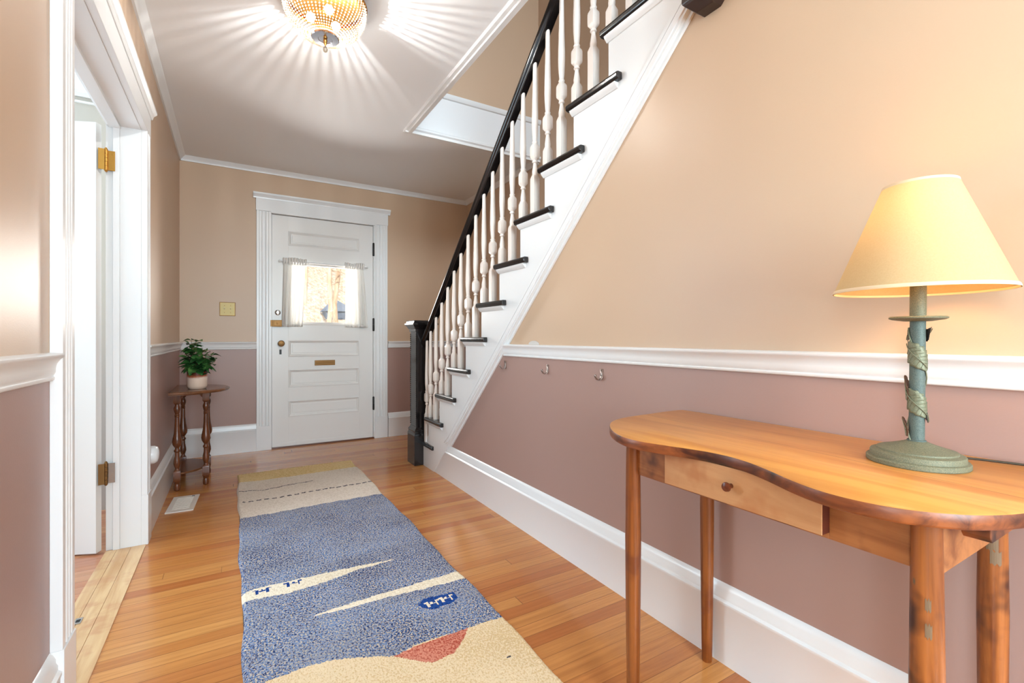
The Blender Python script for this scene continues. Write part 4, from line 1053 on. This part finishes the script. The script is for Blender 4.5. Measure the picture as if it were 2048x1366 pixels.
b = MB(); b.lathe([(0.001, -0.221), (0.006, -0.226), (0.0105, -0.236), (0.0085, -0.246), (0.001, -0.251)], n=10); b.build('crystal_drop', ncr.m, CL)
ne2 = N('ceiling_bulb_glow'); ne2.t.nodes.remove(ne2.b); e2 = ne2.n('ShaderNodeEmission'); e2.inputs[0].default_value = (1.0, 0.80, 0.55, 1); e2.inputs[1].default_value = 22
ne2.t.links.new(e2.outputs[0], ne2.out.inputs[0])
for q in range(3):
    a = 0.6+q*2.094; b = MB(); b.lathe([(0.002, 0.02), (0.014, 0.012), (0.019, 0), (0.014, -0.014), (0.002, -0.022)], n=16, c=(0.062*math.cos(a), 0.062*math.sin(a), -0.098)); b.build('bulb', ne2.m, CL, smooth=60)
lamp('ceiling_lamp_light', 'POINT', (LX, LY, ZC-0.120), 25, (0.96, 0.95, 0.92), shadow_soft_size=0.006)
lamp('ceiling_lamp_glow', 'POINT', (LX, LY, ZC-0.140), 4, (0.96, 0.95, 0.92), shadow_soft_size=0.05)
lamp('table_lamp_light', 'POINT', (1.141+0.004, 0.3815-0.002, LZ+0.488), 5.4, (1.0, 0.66, 0.25), shadow_soft_size=0.032)

# ------------------------------------------------------------------ outside the front door
n = N('leaf_litter'); a = n.noise(n.vscale(n.obj(), (4, 1, 1)), 3, 8, 0.8); n.base(n.ramp(a, [(0.35, srgb(150, 124, 96)), (0.5, srgb(206, 182, 150)), (0.65, srgb(234, 220, 198))]), 0.9)
b = MB(); V = []; Fc = []; gx, gy = 30, 24; ro = random.Random(3)
for j in range(gy+1):
    for i_ in range(gx+1):
        x = -14+34*i_/gx; y = 5.2+26*j/gy
        z = -0.35+0.30*max(0, y-6.5)+ro.uniform(-.08, .08)*(1 if y > 6 else 0); V.append((x, y, z))
for j in range(gy):
    for i_ in range(gx): a = j*(gx+1)+i_; Fc.append((a, a+1, a+gx+2, a+gx+1))
b.add(V, Fc); o = b.build('hillside', n.m, smooth=180); struct(o)
n = N('bark'); a = n.noise(n.vscale(n.obj(), (6, 6, 1.5)), 2, 5, 0.6); n.base(n.ramp(a, [(0.3, srgb(168, 140, 112)), (0.7, srgb(236, 214, 186))]), 0.9); M_bark = n.m
def tree(x, y, h_, r, lean, seed, label):
    q = random.Random(seed); z0_ = -0.35+0.30*max(0, y-6.5)-0.05
    t = thing('bare_tree', label, 'tree', (x, y, z0_), group='bare trees beyond the front door')
    m = MB(); pts = []
    for i_ in range(9):
        u = i_/8; pts.append(Vector((lean*u*h_+q.uniform(-.05, .05), q.uniform(-.05, .05), h_*u)))
    m.tube(pts, [r*(1-0.75*i_/8) for i_ in range(9)], 10); m.build('trunk', M_bark, t, smooth=60)
    m = MB()
    def branch(p, d, L_, rr, dep):
        ps = [p]; dd = d.copy()
        for i_ in range(5):
            dd = (dd+Vector((q.uniform(-.35, .35), q.uniform(-.2, .2), q.uniform(-.2, .3)))).normalized(); ps.append(ps[-1]+dd*L_/5)
        m.tube(ps, [rr*(1-0.14*i_) for i_ in range(6)], 5)
        if dep > 0:
            for k in range(3): branch(ps[2+k], (dd+Vector((q.uniform(-1, 1), q.uniform(-.5, .5), q.uniform(-.4, .8)))).normalized(), L_*0.6, rr*0.5, dep-1)
    for k in range(7):
        i_ = 2+k % 6; s_ = -1 if k % 2 else 1
        branch(pts[i_], Vector((s_, q.uniform(-.3, .3), q.uniform(0.0, .8))).normalized(), q.uniform(0.9, 1.9), r*0.28, 2)
    m.build('branches', M_bark, t); return t
tree(1.74, 10.5, 6.5, 0.055, 0.006, 1, 'pale straight tree trunk seen through the middle of the front door glass')
tree(1.93, 10.9, 6.5, 0.06, 0.035, 2, 'pale leaning tree trunk seen at the right of the front door glass')
tree(1.70, 14.0, 6.5, 0.06, 0.03, 4, 'thin pale tree behind branches at the left of the front door glass')
tree(3.9, 16.0, 7.5, 0.12, -0.03, 5, 'pale tree far up the slope behind the right curtain')
tree(1.95, 18.0, 7.5, 0.09, 0.02, 8, 'pale tree far up the slope behind the left curtain')
t = thing('outbuilding', 'small blue grey outbuilding beyond the tree trunks in the front door glass', 'building', (2.28, 12.6, 1.30))
b = MB(); b.box(-0.30, 0.42, -0.2, 0.3, 0, 0.38); b.build('walls', flat('slate_paint', srgb(88, 102, 120), 0.7), t)
b = MB(); b.prism([(-0.36, 0.36), (-0.08, 0.66), (0.48, 0.36)], 1, -0.25, 0.35); b.build('roof', flat('slate_roof', srgb(110, 124, 142), 0.7), t)
